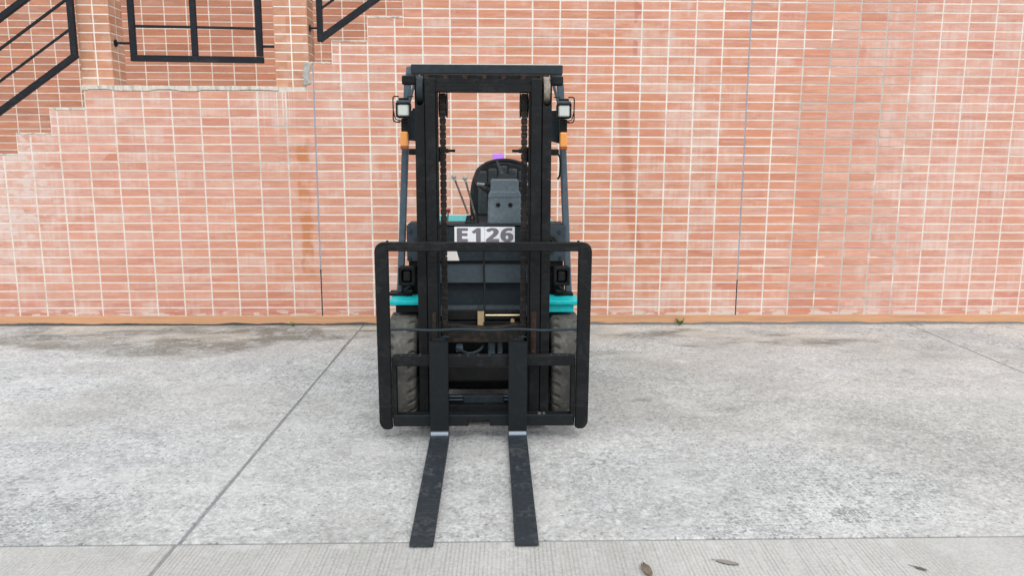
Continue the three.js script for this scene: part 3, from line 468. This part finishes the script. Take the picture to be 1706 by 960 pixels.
{ // overhead guard
  const og = group('overhead_guard', fk);
  mesh('front_bar', bx(-0.415, 0.449, 1.994, 2.046, -0.20, -0.13, 0.006), M.slateDark, og);
  mesh('middle_bar', bx(-0.407, 0.407, 1.990, 2.046, -0.66, -0.62, 0.006), M.black, og);
  mesh('rear_bar', bx(-0.44, 0.44, 2.0, 2.045, -1.3, -1.24, 0.006), M.slateDark, og);
  for (let i = -3; i <= 3; i++) mesh('roof_bar', bx(i * 0.117 - 0.012, i * 0.117 + 0.012, 1.999, 2.038, -1.24, -0.20), M.black, og);
  for (const s of S2) {
    mesh('side_bar', bx(s * 0.425 - 0.018, s * 0.425 + 0.018, 1.985, 2.036, -1.3, -0.135, 0.01), M.slate, og);
    mesh('front_leg', poly([[s * 0.480, 0.717], [s * 0.524, 0.717], [s * 0.458, 1.93], [s * 0.445, 2.0], [s * 0.425, 2.02], [s * 0.408, 2.0], [s * 0.420, 1.93], [s * 0.486, 0.717]].map(p => p), -0.19, -0.14, 0.006), M.slate, og);
    mesh('leg_foot', bx(s * 0.49 - 0.075, s * 0.49 + 0.035 + (s > 0 ? 0 : 0.03), 0.7175, 0.733, -0.20, -0.08, 0.003), M.black, og);
    mesh('rear_leg', bar(V(s * 0.455, 2.0, -1.27), V(s * 0.46, 0.95, -1.3), 0.03, 0.05), M.slateDark, og);
    mesh('brace', rod(V(s * 0.435, 1.80, -0.12), V(s * 0.395, 1.93, -0.1), 0.008), M.slate, og);
    mesh('gusset', poly(s < 0 ? [[-0.43, 1.62], [-0.385, 1.615], [-0.385, 1.80], [-0.405, 1.80], [-0.43, 1.74]] : [[0.377, 1.62], [0.432, 1.605], [0.43, 1.76], [0.41, 1.792], [0.377, 1.79]], -0.11, -0.10, 0.002), M.slateDark, og);
    mesh('stay', bx(s > 0 ? 0.37 : -0.445, s > 0 ? 0.434 : -0.37, 1.915, 1.963, 0.02, 0.08, 0.008), M.black, og);
    mesh('stay', bx(s > 0 ? 0.37 : -0.418, s > 0 ? 0.418 : -0.37, 1.537, 1.572, 0.0, 0.05, 0.006), M.black, og);
  }
  mesh('grab_handle', tube([V(0.42, 1.55, -0.12), V(0.437, 1.53, -0.12), V(0.437, 1.42, -0.12), V(0.425, 1.40, -0.12)], 0.006), M.black, og);
}
{ // mast: outer rails
  const om = group('outer_mast', fk);
  for (const s of S2) {
    const a = s * 0.308, b = s * 0.358, x0 = Math.min(a, b), x1 = Math.max(a, b), cx = (x0 + x1) / 2, hw = 0.021;
    const sh = new THREE.Shape(); sh.moveTo(x0, 0.075); sh.lineTo(x1, 0.075); sh.lineTo(x1, 1.955); sh.lineTo(cx + hw, 1.955); sh.lineTo(cx + hw, 1.825); sh.quadraticCurveTo(cx + hw, 1.795, cx, 1.792); sh.quadraticCurveTo(cx - hw, 1.795, cx - hw, 1.825); sh.lineTo(cx - hw, 1.955); sh.lineTo(x0, 1.955); sh.closePath();
    mesh('mast_rail', [poly(sh, 0.25, 0.272, 0.003), bx(s > 0 ? 0.346 : -0.358, s > 0 ? 0.358 : -0.346, 0.07, 1.93, 0.12, 0.25), bx(x0, x1, 0.07, 1.93, 0.10, 0.122)], M.black, om);
    mesh('mast_roller', [rod(V(s * 0.333 - 0.0165, 1.872, 0.195), V(s * 0.333 + 0.0165, 1.872, 0.195), 0.076, 0.076, 36)], s < 0 ? M.slateDark : M.worn, om);
  }
  meshes('cross_member', [bx(-0.35, 0.35, 0.09, 0.17, 0.10, 0.125), bx(-0.30, 0.30, 0.505, 0.60, 0.08, 0.10)], M.black, om);
  // arched tie plate with worn edge
  const sh = new THREE.Shape(); sh.moveTo(-0.238, 0.50); sh.lineTo(0.235, 0.50); sh.lineTo(0.235, 0.605); sh.lineTo(0.17, 0.607); sh.quadraticCurveTo(0, 0.575, -0.15, 0.607); sh.lineTo(-0.238, 0.607); sh.closePath();
  mesh('tie_plate', poly(sh, 0.14, 0.20, 0.006), M.grime, om);
}
{ // inner rails, head beam
  const im = group('inner_mast', fk);
  for (const s of S2) {
    const x0 = Math.min(s * 0.249, s * 0.304), x1 = Math.max(s * 0.249, s * 0.304), wx = s > 0 ? [0.29, 0.304] : [-0.304, -0.29];
    mesh('mast_rail', [bx(x0, x1, 0.09, 1.93, 0.272, 0.292, 0.004), bx(wx[0], wx[1], 0.09, 1.93, 0.17, 0.273), bx(x0, x1, 0.09, 1.93, 0.15, 0.171), bx(s > 0 ? 0.236 : -0.249, s > 0 ? 0.249 : -0.236, 0.09, 1.88, 0.262, 0.276)], M.black, im);
    mesh('chain_pulley', [rod(V(s * 0.216 - 0.018, 1.80, 0.16), V(s * 0.216 + 0.018, 1.80, 0.16), 0.058, 0.058, 30), rod(V(s * 0.216 - 0.022, 1.80, 0.16), V(s * 0.216 - 0.018, 1.80, 0.16), 0.066, 0.066, 30), rod(V(s * 0.216 + 0.018, 1.80, 0.16), V(s * 0.216 + 0.022, 1.80, 0.16), 0.066, 0.066, 30)], M.black, im);
    mesh('lift_cylinder', rod(V(s * 0.268, 0.1, 0.215), V(s * 0.268, 1.2, 0.215), 0.021, 0.021, 18), s > 0 ? M.rust : M.grime, im);
    mesh('cylinder_rod', rod(V(s * 0.27, 0.46, 0.292), V(s * 0.27, 0.70, 0.292), 0.0155, 0.0155, 14), s > 0 ? M.rust : M.grime, im);
  }
  mesh('head_beam', [polyX([[0.19, 1.863], [0.282, 1.863], [0.282, 1.897], [0.262, 1.904], [0.262, 1.93], [0.19, 1.93]], -0.252, 0.252, 0.003)], M.black, im);
  mesh('lower_beam', bx(-0.29, 0.29, 0.105, 0.15, 0.19, 0.24), M.black, im);
}
{ // lift chains with anchors
  for (const s of S2) {
    const gs_ = []; const pitch = 0.0185; let y = 1.845, i = 0;
    while (y > 0.545) { const k = i % 2, xs = k ? [-0.0136, -0.0068, 0, 0.0068, 0.0136] : [-0.0102, -0.0034, 0.0034, 0.0102]; for (const x of xs) { const g = new RoundedBoxGeometry(k ? 0.0060 : 0.0060, pitch * 1.42, k ? 0.015 : 0.012, 1, 0.0015); g.translate(s * 0.216 + x, y, 0.225); gs_.push(g); } gs_.push(rod(V(s * 0.216 - 0.017, y + pitch / 2, 0.225), V(s * 0.216 + 0.017, y + pitch / 2, 0.225), 0.004, 0.004, 6)); y -= pitch; i++; }
    mesh('lift_chain', gs_, M.grimeChain || (M.grimeChain = steel([0.014, 0.0125, 0.0115], [0.06, 0.047, 0.038], 19, 0.6, 0.4)), fk);
    mesh('chain_anchor', [rod(V(s * 0.216, 0.555, 0.225), V(s * 0.216, 0.48, 0.225), 0.009), bx(s * 0.216 - 0.024, s * 0.216 + 0.024, 0.54, 0.548, 0.20, 0.25), bx(s * 0.232 - 0.018, s * 0.232 + 0.018, 0.56, 0.615, 0.16, 0.21)], M.slateDark, fk);
    mesh('chain_pin', [rod(V(s * 0.23, 1.56, 0.215), V(s * 0.152, 1.56, 0.215), 0.0075), rod(V(s * 0.202, 1.56, 0.215), V(s * 0.188, 1.56, 0.215), 0.013, 0.013, 6), bx(s * 0.232 - 0.016, s * 0.232 + 0.016, 1.50, 1.58, 0.18, 0.215)], M.black, fk);
  }
}
{ // behind the mast, low: bracket, brass rod, hoses, axle, hydraulic block
  mesh('hose_bracket', bx(-0.038, -0.001, 0.582, 0.672, 0.14, 0.152), M.tan, fk); mesh('bracket_cap', bx(-0.038, -0.001, 0.6725, 0.697, 0.12, 0.154, 0.006), M.slateDark, fk);
  mesh('pipe', rod(V(0.004, 0.637, 0.10), V(0.202, 0.637, 0.10), 0.007), M.brass, fk);
  mesh('pipe_union', rod(V(0.16, 0.612, 0.12), V(0.16, 0.612, 0.14), 0.012, 0.012, 6), M.tan, fk);
  mesh('control_rail', [bx(-0.235, 0.22, 0.60, 0.655, 0.02, 0.05)], M.rubber, fk);
  mesh('hydraulic_hose', tube([V(-0.002, 1.0, -0.06), V(-0.003, 0.9, -0.05), V(0.002, 0.75, 0.0), V(0.0, 0.6, 0.16)], 0.0055), M.rubber, fk);
  mesh('hydraulic_hose', tube([V(-0.16, 0.46, 0.16), V(-0.08, 0.44, 0.2), V(-0.02, 0.46, 0.18), V(0.0, 0.5, 0.12)], 0.009), M.slateDark, fk);
  meshes('valve_block', [bx(0.02, 0.062, 0.40, 0.52, 0.06, 0.11, 0.008), bx(-0.16, -0.12, 0.44, 0.49, 0.12, 0.17, 0.006), bx(0.075, 0.105, 0.40, 0.5, 0.05, 0.10, 0.006)], M.slate, fk);
  mesh('axle_housing', [bx(-0.36, 0.36, 0.235, 0.345, 0.0, 0.09, 0.02)], M.rubber, fk);
  meshes('axle_rod', [rod(V(-0.2, 0.18, 0.17), V(0.2, 0.18, 0.17), 0.006), rod(V(-0.2, 0.16, 0.17), V(0.2, 0.16, 0.17), 0.005)], M.slate, fk);
  mesh('axle_clamp', bx(-0.12, 0.11, 0.14, 0.19, 0.15, 0.19, 0.006), M.slateDark, fk);
  for (const s of S2) { // tilt pivots above the fenders
    const fr = new THREE.Shape(); const cx = s * 0.452, w = 0.048; const rr = (sh, x0, x1, y0, y1, r) => { sh.moveTo(x0 + r, y0); sh.lineTo(x1 - r, y0); sh.quadraticCurveTo(x1, y0, x1, y0 + r); sh.lineTo(x1, y1 - r); sh.quadraticCurveTo(x1, y1, x1 - r, y1); sh.lineTo(x0 + r, y1); sh.quadraticCurveTo(x0, y1, x0, y1 - r); sh.lineTo(x0, y0 + r); sh.quadraticCurveTo(x0, y0, x0 + r, y0); return sh; };
    rr(fr, cx - w, cx + w, 0.785, 0.897, 0.014); fr.holes.push(rr(new THREE.Path(), cx - 0.030, cx + 0.030, 0.802, 0.876, 0.012));
    const tp = mesh('tilt_pivot', [poly(fr, -0.09, -0.04, 0.004), bx(cx - 0.045, cx + 0.045, 0.79, 0.89, -0.15, -0.09)], M.black, fk);
    mesh('pivot_bush', bx(cx - 0.024, cx + 0.024, 0.806, 0.872, -0.09, -0.048, 0.016), M.rubber, tp);
    mesh('pivot_hook', [tube([V(cx - s * 0.02, 0.79, -0.06), V(cx, 0.765, -0.05), V(cx + s * 0.01, 0.75, -0.05), V(cx - s * 0.03, 0.75, -0.05)], 0.012, 16), bx(cx - 0.04, cx + 0.02, 0.733, 0.79, -0.16, -0.09, 0.01)], M.black, tp);
    mesh('clip', bx(s * 0.372 - 0.008, s * 0.372 + 0.008, 0.945, 0.985, -0.10, -0.06), M.plastic, fk);
  }
}
{ // carriage and load backrest
  const ca = group('carriage', fk);
  const ub = [[-0.488, 0.424], [0.488, 0.424], [0.488, 0.478], [0.47, 0.478], [0.468, 0.484], [-0.47, 0.484], [-0.472, 0.472], [-0.488, 0.472]];
  mesh('upper_bar', poly(ub, 0.372, 0.41, 0.003), M.black, ca);
  for (const x of [-0.44, -0.395, -0.34, -0.13, -0.085, -0.03, 0.03, 0.36, 0.4, 0.445]) mesh('bar_notch', bx(x - 0.006, x + 0.006, 0.478, 0.4855, 0.374, 0.4106, 0.001), M.slateDark, ca);
  mesh('lower_bar', poly([[-0.488, 0.088], [-0.085, 0.088], [-0.085, 0.123], [0.032, 0.123], [0.032, 0.088], [0.488, 0.088], [0.488, 0.150], [-0.488, 0.150]], 0.345, 0.41, 0.004), M.shank, ca);
  for (const s of S2) mesh('side_plate', bx(s * 0.479 - 0.011, s * 0.479 + 0.011, 0.10, 0.475, 0.35, 0.405), M.black, ca);
  meshes('bar_bolt', [rod(V(0.30, 0.15, 0.385), V(0.30, 0.157, 0.385), 0.012), rod(V(0.325, 0.15, 0.385), V(0.325, 0.156, 0.385), 0.009)], M.chrome, ca);
  const lb = group('load_backrest', fk);
  const s = new THREE.Shape(), o = 0.566, i = 0.496, top = 1.09, r = 0.055;
  s.moveTo(-i + 0.002, 0.108); s.lineTo(-i + 0.004, 0.085); s.lineTo(-i - 0.012, 0.073); s.lineTo(-0.535, 0.075); s.quadraticCurveTo(-0.555, 0.085, -0.562, 0.115); s.lineTo(-o, 1.0); s.lineTo(-o, top - r); s.quadraticCurveTo(-o, top, -o + r, top); s.lineTo(o - r, top); s.quadraticCurveTo(o, top, o, top - r); s.lineTo(o, 1.0); s.lineTo(0.562, 0.115); s.quadraticCurveTo(0.555, 0.085, 0.535, 0.075); s.lineTo(i + 0.012, 0.073); s.lineTo(i - 0.004, 0.085); s.lineTo(i - 0.002, 0.108); s.lineTo(i, 1.043); s.lineTo(-i, 1.043); s.closePath();
  mesh('backrest_frame', poly(s, 0.385, 0.42, 0.004), M.black, lb);
  meshes('backrest_bolt', [rod(V(-0.5, 1.09, 0.40), V(-0.5, 1.098, 0.40), 0.006), rod(V(0.495, 1.09, 0.40), V(0.495, 1.098, 0.40), 0.006)], M.black, lb);
  const hp = []; for (let k = 0; k <= 16; k++) hp.push(V(lerp(-0.50, 0.50, k / 16), 0.623 + 0.003 * Math.sin(k * 1.3) - 0.002 * (k / 16), 0.405)); mesh('cross_rod', tube(hp, 0.0075, 60, 8), M.slateDark, lb);
}
for (const x of [-0.238, 0.180]) { // forks
  const w = 0.0495, f = group('fork', fk), sh = new THREE.Shape(); // (z, y)
  sh.moveTo(0.4135, 0.0775); sh.lineTo(0.4505, 0.0775); sh.quadraticCurveTo(0.454, 0.058, 0.478, 0.053); sh.lineTo(1.52, 0.020); sh.lineTo(1.560, 0.014); sh.lineTo(1.562, 0.006); sh.lineTo(0.46, 0.010); sh.quadraticCurveTo(0.415, 0.012, 0.4135, 0.06); sh.closePath();
  const g = polyX(sh, x - w, x + w, 0.0022); const p = g.attributes.position; for (let k = 0; k < p.count; k++) { const z = p.getZ(k); if (z > 0.5) p.setX(k, x + (p.getX(k) - x) * lerp(1, 0.965, (z - 0.5) / 1.06)); }
  mesh('fork_blade', g, M.fork, f); mesh('fork_shank', polyX([[0.415, 0.078], [0.4505, 0.078], [0.449, 0.562], [0.415, 0.562]], x - w, x + w, 0.0022), M.shank, f);
  { const hs = new THREE.Shape(); hs.moveTo(0.4512, 0.072); hs.lineTo(0.4530, 0.072); hs.quadraticCurveTo(0.4568, 0.0605, 0.468, 0.0570); hs.lineTo(0.468, 0.0545); hs.quadraticCurveTo(0.4545, 0.0580, 0.4512, 0.070); hs.closePath(); mesh('worn_heel_highlight', polyX(hs, x - w + 0.003, x + w - 0.003, 0), M.heel, f, { label: 'worn steel strip with the sky highlight put into its colour, at the bend of the fork' }); }  // pale metal strip: sky highlight on the bend put into its colour
  mesh('fork_hook', [bx(x - 0.04, x + 0.04, 0.487, 0.53, 0.365, 0.4145), bx(x - 0.03, x + 0.03, 0.53, 0.575, 0.39, 0.414)], M.shank, f);
}
{ // lamps and indicators
  for (const s of S2) {
    const cx = s * 0.447, cy = 1.783, z = 0.0, hl = group('headlamp', fk, [cx, cy, z]);
    mesh('lamp_housing', [new RoundedBoxGeometry(0.084, 0.088, 0.05, 3, 0.016).translate(0, 0, -0.02)], M.rubber, hl);
    { const o = new THREE.Shape(); const q = 0.040, i = 0.033; o.moveTo(-q, -q); o.lineTo(q, -q); o.lineTo(q, q); o.lineTo(-q, q); o.closePath(); const hh = new THREE.Path(); hh.moveTo(-i, -i); hh.lineTo(-i, i); hh.lineTo(i, i); hh.lineTo(i, -i); hh.closePath(); o.holes.push(hh); mesh('lens_frame', poly(o, 0.0, 0.022, 0.003), M.rubber, hl); }
    mesh('lamp_bezel', [new RoundedBoxGeometry(0.078, 0.016, 0.03, 2, 0.006).translate(0, 0.046, -0.012)], M.slate, hl);
    const ln = new RoundedBoxGeometry(0.068, 0.068, 0.02, 4, 0.012); const lp = ln.attributes.position; for (let k = 0; k < lp.count; k++) if (lp.getZ(k) > 0) lp.setZ(k, lp.getZ(k) + 0.006 * (1 - (lp.getX(k) ** 2 + lp.getY(k) ** 2) / 0.0024)); ln.computeVertexNormals(); ln.translate(0, -0.001, 0.0);
    mesh('lamp_lens', ln, M.lens || (M.lens = new THREE.MeshPhysicalMaterial({ color: new THREE.Color(0.62, 0.66, 0.62), roughness: 0.22, bumpMap: valTex(256, 256, (u, v) => 0.5 + 0.5 * Math.sin(u * 2 * Math.PI * 20)), bumpScale: 0.001, clearcoat: 1, clearcoatRoughness: 0.05 })), hl);
    const o = s * 0.055, q = -s * 0.058, yt = 0.072, yb = -0.062;
    mesh('lamp_guard', [tube([V(s * 0.022, yt, 0.02), V(s * 0.04, yt, 0.03), V(o - s * 0.004, yt - 0.002, 0.02), V(o, yt - 0.01, 0.01), V(o, 0, 0.01), V(o, yb + 0.01, 0.01), V(o - s * 0.005, yb, 0.01), V(s * 0.02, yb - 0.004, 0.0)], 0.0035, 60, 6), tube([V(-s * 0.022, yt, 0.0), V(q, yt + 0.002, 0.0)], 0.003, 4, 6), tube([V(s * 0.03, yb, 0.0), V(-s * 0.03, yb + 0.002, 0.02), V(q, yb + 0.008, 0.01)], 0.003, 20, 6), tube([V(o, 0.005, 0.01), V(s * 0.05, -0.02, 0.02), V(s * 0.04, -0.05, 0.02), V(s * 0.015, -0.056, 0.02)], 0.0028, 20, 6)], M.black, hl);
    meshes('lamp_bracket', [bx(-0.028, 0.028, 0.045, 0.068, -0.05, -0.01), bx(-0.018, 0.022, -0.13, -0.045, -0.06, -0.03)], M.rubber, hl);
    mesh('lamp_bracket', rod(V(-s * 0.02, 0.03, -0.08), V(s * 0.01, 0.03, -0.16), 0.012), M.rubber, hl);
    const ti = group('turn_signal', fk, [s * 0.447, 1.62, 0.0]);
    mesh('signal_lens', new RoundedBoxGeometry(0.041, 0.092, 0.05, 2, 0.007).translate(0, 0, -0.02), M.amber || (M.amber = new THREE.MeshPhysicalMaterial({ color: new THREE.Color(0.85, 0.33, 0.06), roughness: 0.3, clearcoat: 0.6 })), ti);
    mesh('signal_base', [new RoundedBoxGeometry(0.042, 0.024, 0.052, 2, 0.006).translate(0, -0.040, -0.0205)], M.amberDark || (M.amberDark = new THREE.MeshStandardMaterial({ color: new THREE.Color(0.33, 0.085, 0.012), roughness: 0.4 })), ti);
    mesh('signal_mount', bx(-0.012, 0.012, -0.02, 0.03, -0.15, -0.045), M.rubber, ti);
  }
}
{ // operator's place
  const seat = group('seat', fk, [0.117, 1.07, -0.9]);
  const sb = new THREE.Shape(); sb.moveTo(-0.205, 0); sb.lineTo(0.205, 0); sb.quadraticCurveTo(0.235, 0.12, 0.215, 0.26); sb.quadraticCurveTo(0.19, 0.41, 0.08, 0.435); sb.quadraticCurveTo(0, 0.445, -0.08, 0.435); sb.quadraticCurveTo(-0.19, 0.41, -0.215, 0.26); sb.quadraticCurveTo(-0.235, 0.12, -0.205, 0); sb.closePath();
  const mk = (b, d, z) => { const g = new THREE.ExtrudeGeometry(sb, { depth: d, bevelEnabled: true, bevelThickness: b, bevelSize: b, bevelOffset: -b, bevelSegments: 4, curveSegments: 16 }); g.translate(0, 0, z); return toCreasedNormals(g, 0.8); };
  mesh('backrest', [mk(0.03, 0.03, 0)], M.vinyl, seat);
  const pads = []; for (let k = -2; k <= 2; k++) { const g = new RoundedBoxGeometry(0.066, 0.37 - Math.abs(k) * 0.035, 0.04, 4, 0.018); g.translate(k * 0.067, 0.215, 0.065); pads.push(g); } meshes('backrest_pad', pads, M.pad, seat);
  mesh('seat_cushion', [new RoundedBoxGeometry(0.44, 0.1, 0.42, 4, 0.04).translate(0, 0.02, 0.26)], M.vinyl, seat);
  const st = group('steering_column', fk, [0.117, 0, 0]);
  const mh = new THREE.Shape(); mh.moveTo(-0.098, 1.10); mh.quadraticCurveTo(0, 1.125, 0.10, 1.10); mh.quadraticCurveTo(0.106, 1.2, 0.1, 1.30); mh.quadraticCurveTo(0.097, 1.325, 0.085, 1.33); mh.lineTo(-0.075, 1.33); mh.quadraticCurveTo(-0.09, 1.325, -0.094, 1.30); mh.quadraticCurveTo(-0.10, 1.2, -0.098, 1.10); mh.closePath();
  mesh('column_cover', [poly(mh, -0.30, -0.20, 0.012), bx(-0.096, 0.100, 1.292, 1.30, -0.2, -0.196, 0.002)], M.plastic, st);
  mesh('column_cap', new RoundedBoxGeometry(0.168, 0.09, 0.1, 3, 0.014).translate(0.003, 1.352, -0.26), M.plastic, st);
  for (const x of [-0.036, 0.037]) mesh('cover_bolt', [rod(V(x, 1.246, -0.202), V(x, 1.246, -0.195), 0.009, 0.009, 14), new THREE.TorusGeometry(0.010, 0.003, 6, 16).translate(x, 1.246, -0.197)], M.rubber, st);
  meshes('shift_lever', [rod(V(-0.06, 1.36, -0.28), V(-0.118, 1.363, -0.27), 0.012, 0.009), rod(V(0.08, 1.36, -0.28), V(0.135, 1.363, -0.27), 0.01, 0.009)], M.rubber, st);
  meshes('lever_grip', [rod(V(-0.118, 1.363, -0.27), V(-0.162, 1.367, -0.262), 0.009, 0.0095), rod(V(0.135, 1.363, -0.27), V(0.165, 1.367, -0.262), 0.009)], M.grip || (M.grip = new THREE.MeshStandardMaterial({ color: 0x8f9494, roughness: 0.5 })), st);
  const sw = group('steering_wheel', fk, [0.12, 1.405, -0.42]); sw.rotation.x = 0.62;
  mesh('wheel_rim', new THREE.TorusGeometry(0.175, 0.0125, 12, 64).rotateX(Math.PI / 2), M.vinyl, sw);
  const sp = [0.35, 2.4, 4.45].map(a => rod(V(0.03 * Math.cos(a), -0.02, 0.03 * Math.sin(a)), V(0.172 * Math.cos(a), 0, 0.172 * Math.sin(a)), 0.013, 0.009));
  meshes('wheel_spoke', sp, M.pad, sw); mesh('wheel_hub', [rod(V(0, -0.05, 0), V(0, 0.0, 0), 0.045, 0.04, 20)], M.vinyl, sw);
  for (const [a, b] of [[[-0.181, 1.412, -0.20], [-0.098, 1.19, -0.22]], [[-0.116, 1.405, -0.20], [-0.058, 1.19, -0.22]]]) {
    const lv = group('control_lever', fk), A = V(...a), B = V(...b);
    mesh('lever_rod', rod(B.clone(), A.clone(), 0.0058), M.worn, lv); mesh('lever_knob', [new THREE.SphereGeometry(0.0155, 18, 12).translate(...a), rod(A.clone().add(V(0.004, -0.012, 0)), A.clone().add(V(0.008, -0.024, 0)), 0.009)], M.knob || (M.knob = new THREE.MeshStandardMaterial({ color: 0xb9b6ac, roughness: 0.35 })), lv);
    const bt = []; for (let k = 0; k < 5; k++) bt.push(rod(V(b[0] + 0.004, 1.128 + k * 0.011, b[2]), V(b[0] + 0.002, 1.139 + k * 0.011, b[2]), 0.026 - k * 0.0025, 0.022 - k * 0.0025, 16)); mesh('lever_boot', bt, M.rubber, lv);
  }
  const kb = group('brake_lever', fk); mesh('lever_rod', rod(V(-0.222, 1.13, -0.2), V(-0.215, 1.205, -0.2), 0.0045), M.worn, kb); mesh('lever_knob', new THREE.SphereGeometry(0.012, 16, 12).translate(-0.214, 1.212, -0.2), new THREE.MeshStandardMaterial({ color: 0x8d1f3c, roughness: 0.4 }), kb);
  mesh('dash_top', [bx(-0.45, 0.47, 1.126, 1.138, -0.34, -0.14), bx(-0.118, -0.06, 1.138, 1.15, -0.21, -0.18)], M.slateDark, fk);
  // small purple block added at the back, for a purple patch of unclear nature
  const bc = group('purple_block', fk, [0.094, 1.0, -1.5]);
  mesh('block_stalk', rod(V(0, 0, 0), V(0, 0.48, 0), 0.008), M.black, bc);
  mesh('block_body', new RoundedBoxGeometry(0.085, 0.075, 0.06, 3, 0.008).translate(0, 0.515, 0), new THREE.MeshPhysicalMaterial({ color: new THREE.Color(0.60, 0.24, 0.85), roughness: 0.25, emissive: new THREE.Color(0.45, 0.14, 0.8), emissiveIntensity: 0.2 }), bc);
}

// ---------------------------------------------------------------- small things on the ground
const mLeafG = new THREE.MeshStandardMaterial({ color: new THREE.Color(0.09, 0.17, 0.035), roughness: 0.7, side: THREE.DoubleSide });
function weed(name, label, x, z, n, h, seed) {
  const w = thing(name, label, 'weed', [x, 0.0, z], 'weeds at the foot of the wall'), R = rng(seed), st = [], lf = [];
  for (let i = 0; i < n; i++) {
    const a = R() * 6.28, l = h * (0.5 + R() * 0.6), top = V(Math.cos(a) * l * 0.7, l, Math.abs(Math.sin(a)) * l * 0.5 + 0.004); st.push(rod(V(0, 0, 0.004), top, 0.0012, 0.0008, 5));
    for (let k = 0; k < 4; k++) { const t = 0.35 + 0.2 * k, g = new THREE.SphereGeometry(1, 7, 5); g.scale(0.0055 + R() * 0.004, 0.0015, 0.010 + R() * 0.006); g.rotateX((R() - 0.5) * 1.6); g.rotateY(R() * 6.28); g.rotateZ((R() - 0.5) * 1.2); g.translate(top.x * t + (R() - 0.5) * 0.014, top.y * t + R() * 0.006, top.z * t + (R() - 0.3) * 0.012); lf.push(g); }
  }
  mesh('stem', st, mLeafG, w); mesh('foliage', lf, mLeafG, w);
}
weed('weed', 'small green weed at the wall foot, right of the forklift', 1.735, -6.905, 9, 0.06, 4);
weed('weed_001', 'tiny green weed at the wall foot, left of the forklift', -1.80, -6.905, 5, 0.032, 6);
function leaf(name, label, x, z, turn, L, W, colour, curl, seed) {
  const t = thing(name, label, 'leaf', [x, 0.002, z], 'fallen leaves on the near slab'); t.rotation.y = turn;
  const n = 14, m = 7, P = [], I = [], R = rng(seed);
  for (let i = 0; i <= n; i++) for (let k = 0; k <= m; k++) { const u = i / n, v = k / m * 2 - 1, wd = W * Math.pow(Math.sin(Math.PI * Math.min(0.985, 0.04 + u * 0.94)), 0.6) * (0.9 + 0.18 * R()); P.push((u - 0.5) * L, 0.001 + curl * (v * v * (0.5 + 0.5 * u) + 0.5 * Math.abs(Math.sin(u * 5 + seed))) * 0.7 + R() * 0.0012, v * wd * (1 - curl * 8 * 0.3)); }
  for (let i = 0; i < n; i++) for (let k = 0; k < m; k++) { const a = i * (m + 1) + k, b = a + m + 1; I.push(a, a + 1, b, b, a + 1, b + 1); }
  const g = new THREE.BufferGeometry(); g.setAttribute('position', new THREE.Float32BufferAttribute(P, 3)); g.setIndex(I); g.computeVertexNormals(); g.setAttribute('uv', new THREE.Float32BufferAttribute(new Float32Array(P.length / 3 * 2), 2));
  const mm = new THREE.MeshStandardMaterial({ map: colTex(128, 128, (u, v) => { const q = 0.75 + 0.6 * (fbm(u * 14, v * 14, 3) - 0.4) - 0.25 * ss(0.02, 0.0, Math.abs(v - 0.5)); return colour.map(c => c * q); }), roughness: 0.9, side: THREE.DoubleSide });
  const bl = mesh('blade', g, mm, t); const uv = bl.geometry.attributes.uv, p = bl.geometry.attributes.position; for (let i = 0; i < p.count; i++) uv.setXY(i, p.getX(i) / L + 0.5, p.getZ(i) / (2 * W) + 0.5);
  mesh('stalk', rod(V(-L * 0.5, 0.002, 0), V(-L * 0.5 - 0.02, 0.004, 0.004), 0.0015, 0.001, 5), mm, t);
}
leaf('fallen_leaf', 'curled brown dry leaf cut off by the lower picture edge', 0.578, -2.645, 1.75, 0.09, 0.017, [0.20, 0.15, 0.105], 0.014, 2);
leaf('fallen_leaf_001', 'flat grey leaf lying between the brown leaf and the small dark leaf', 0.90, -2.70, -0.42, 0.085, 0.015, [0.27, 0.25, 0.22], 0.002, 3);
leaf('fallen_leaf_002', 'tiny dark leaf at the lower right of the picture', 1.615, -2.64, -0.75, 0.045, 0.008, [0.13, 0.12, 0.10], 0.003, 5);

// ---------------------------------------------------------------- render
const renderer = new THREE.WebGLRenderer({ antialias: true });
renderer.setSize(1024, 577);
renderer.shadowMap.enabled = true;
renderer.toneMapping = THREE.LinearToneMapping;
renderer.toneMappingExposure = EXPOSURE;
renderer.render(scene, camera);
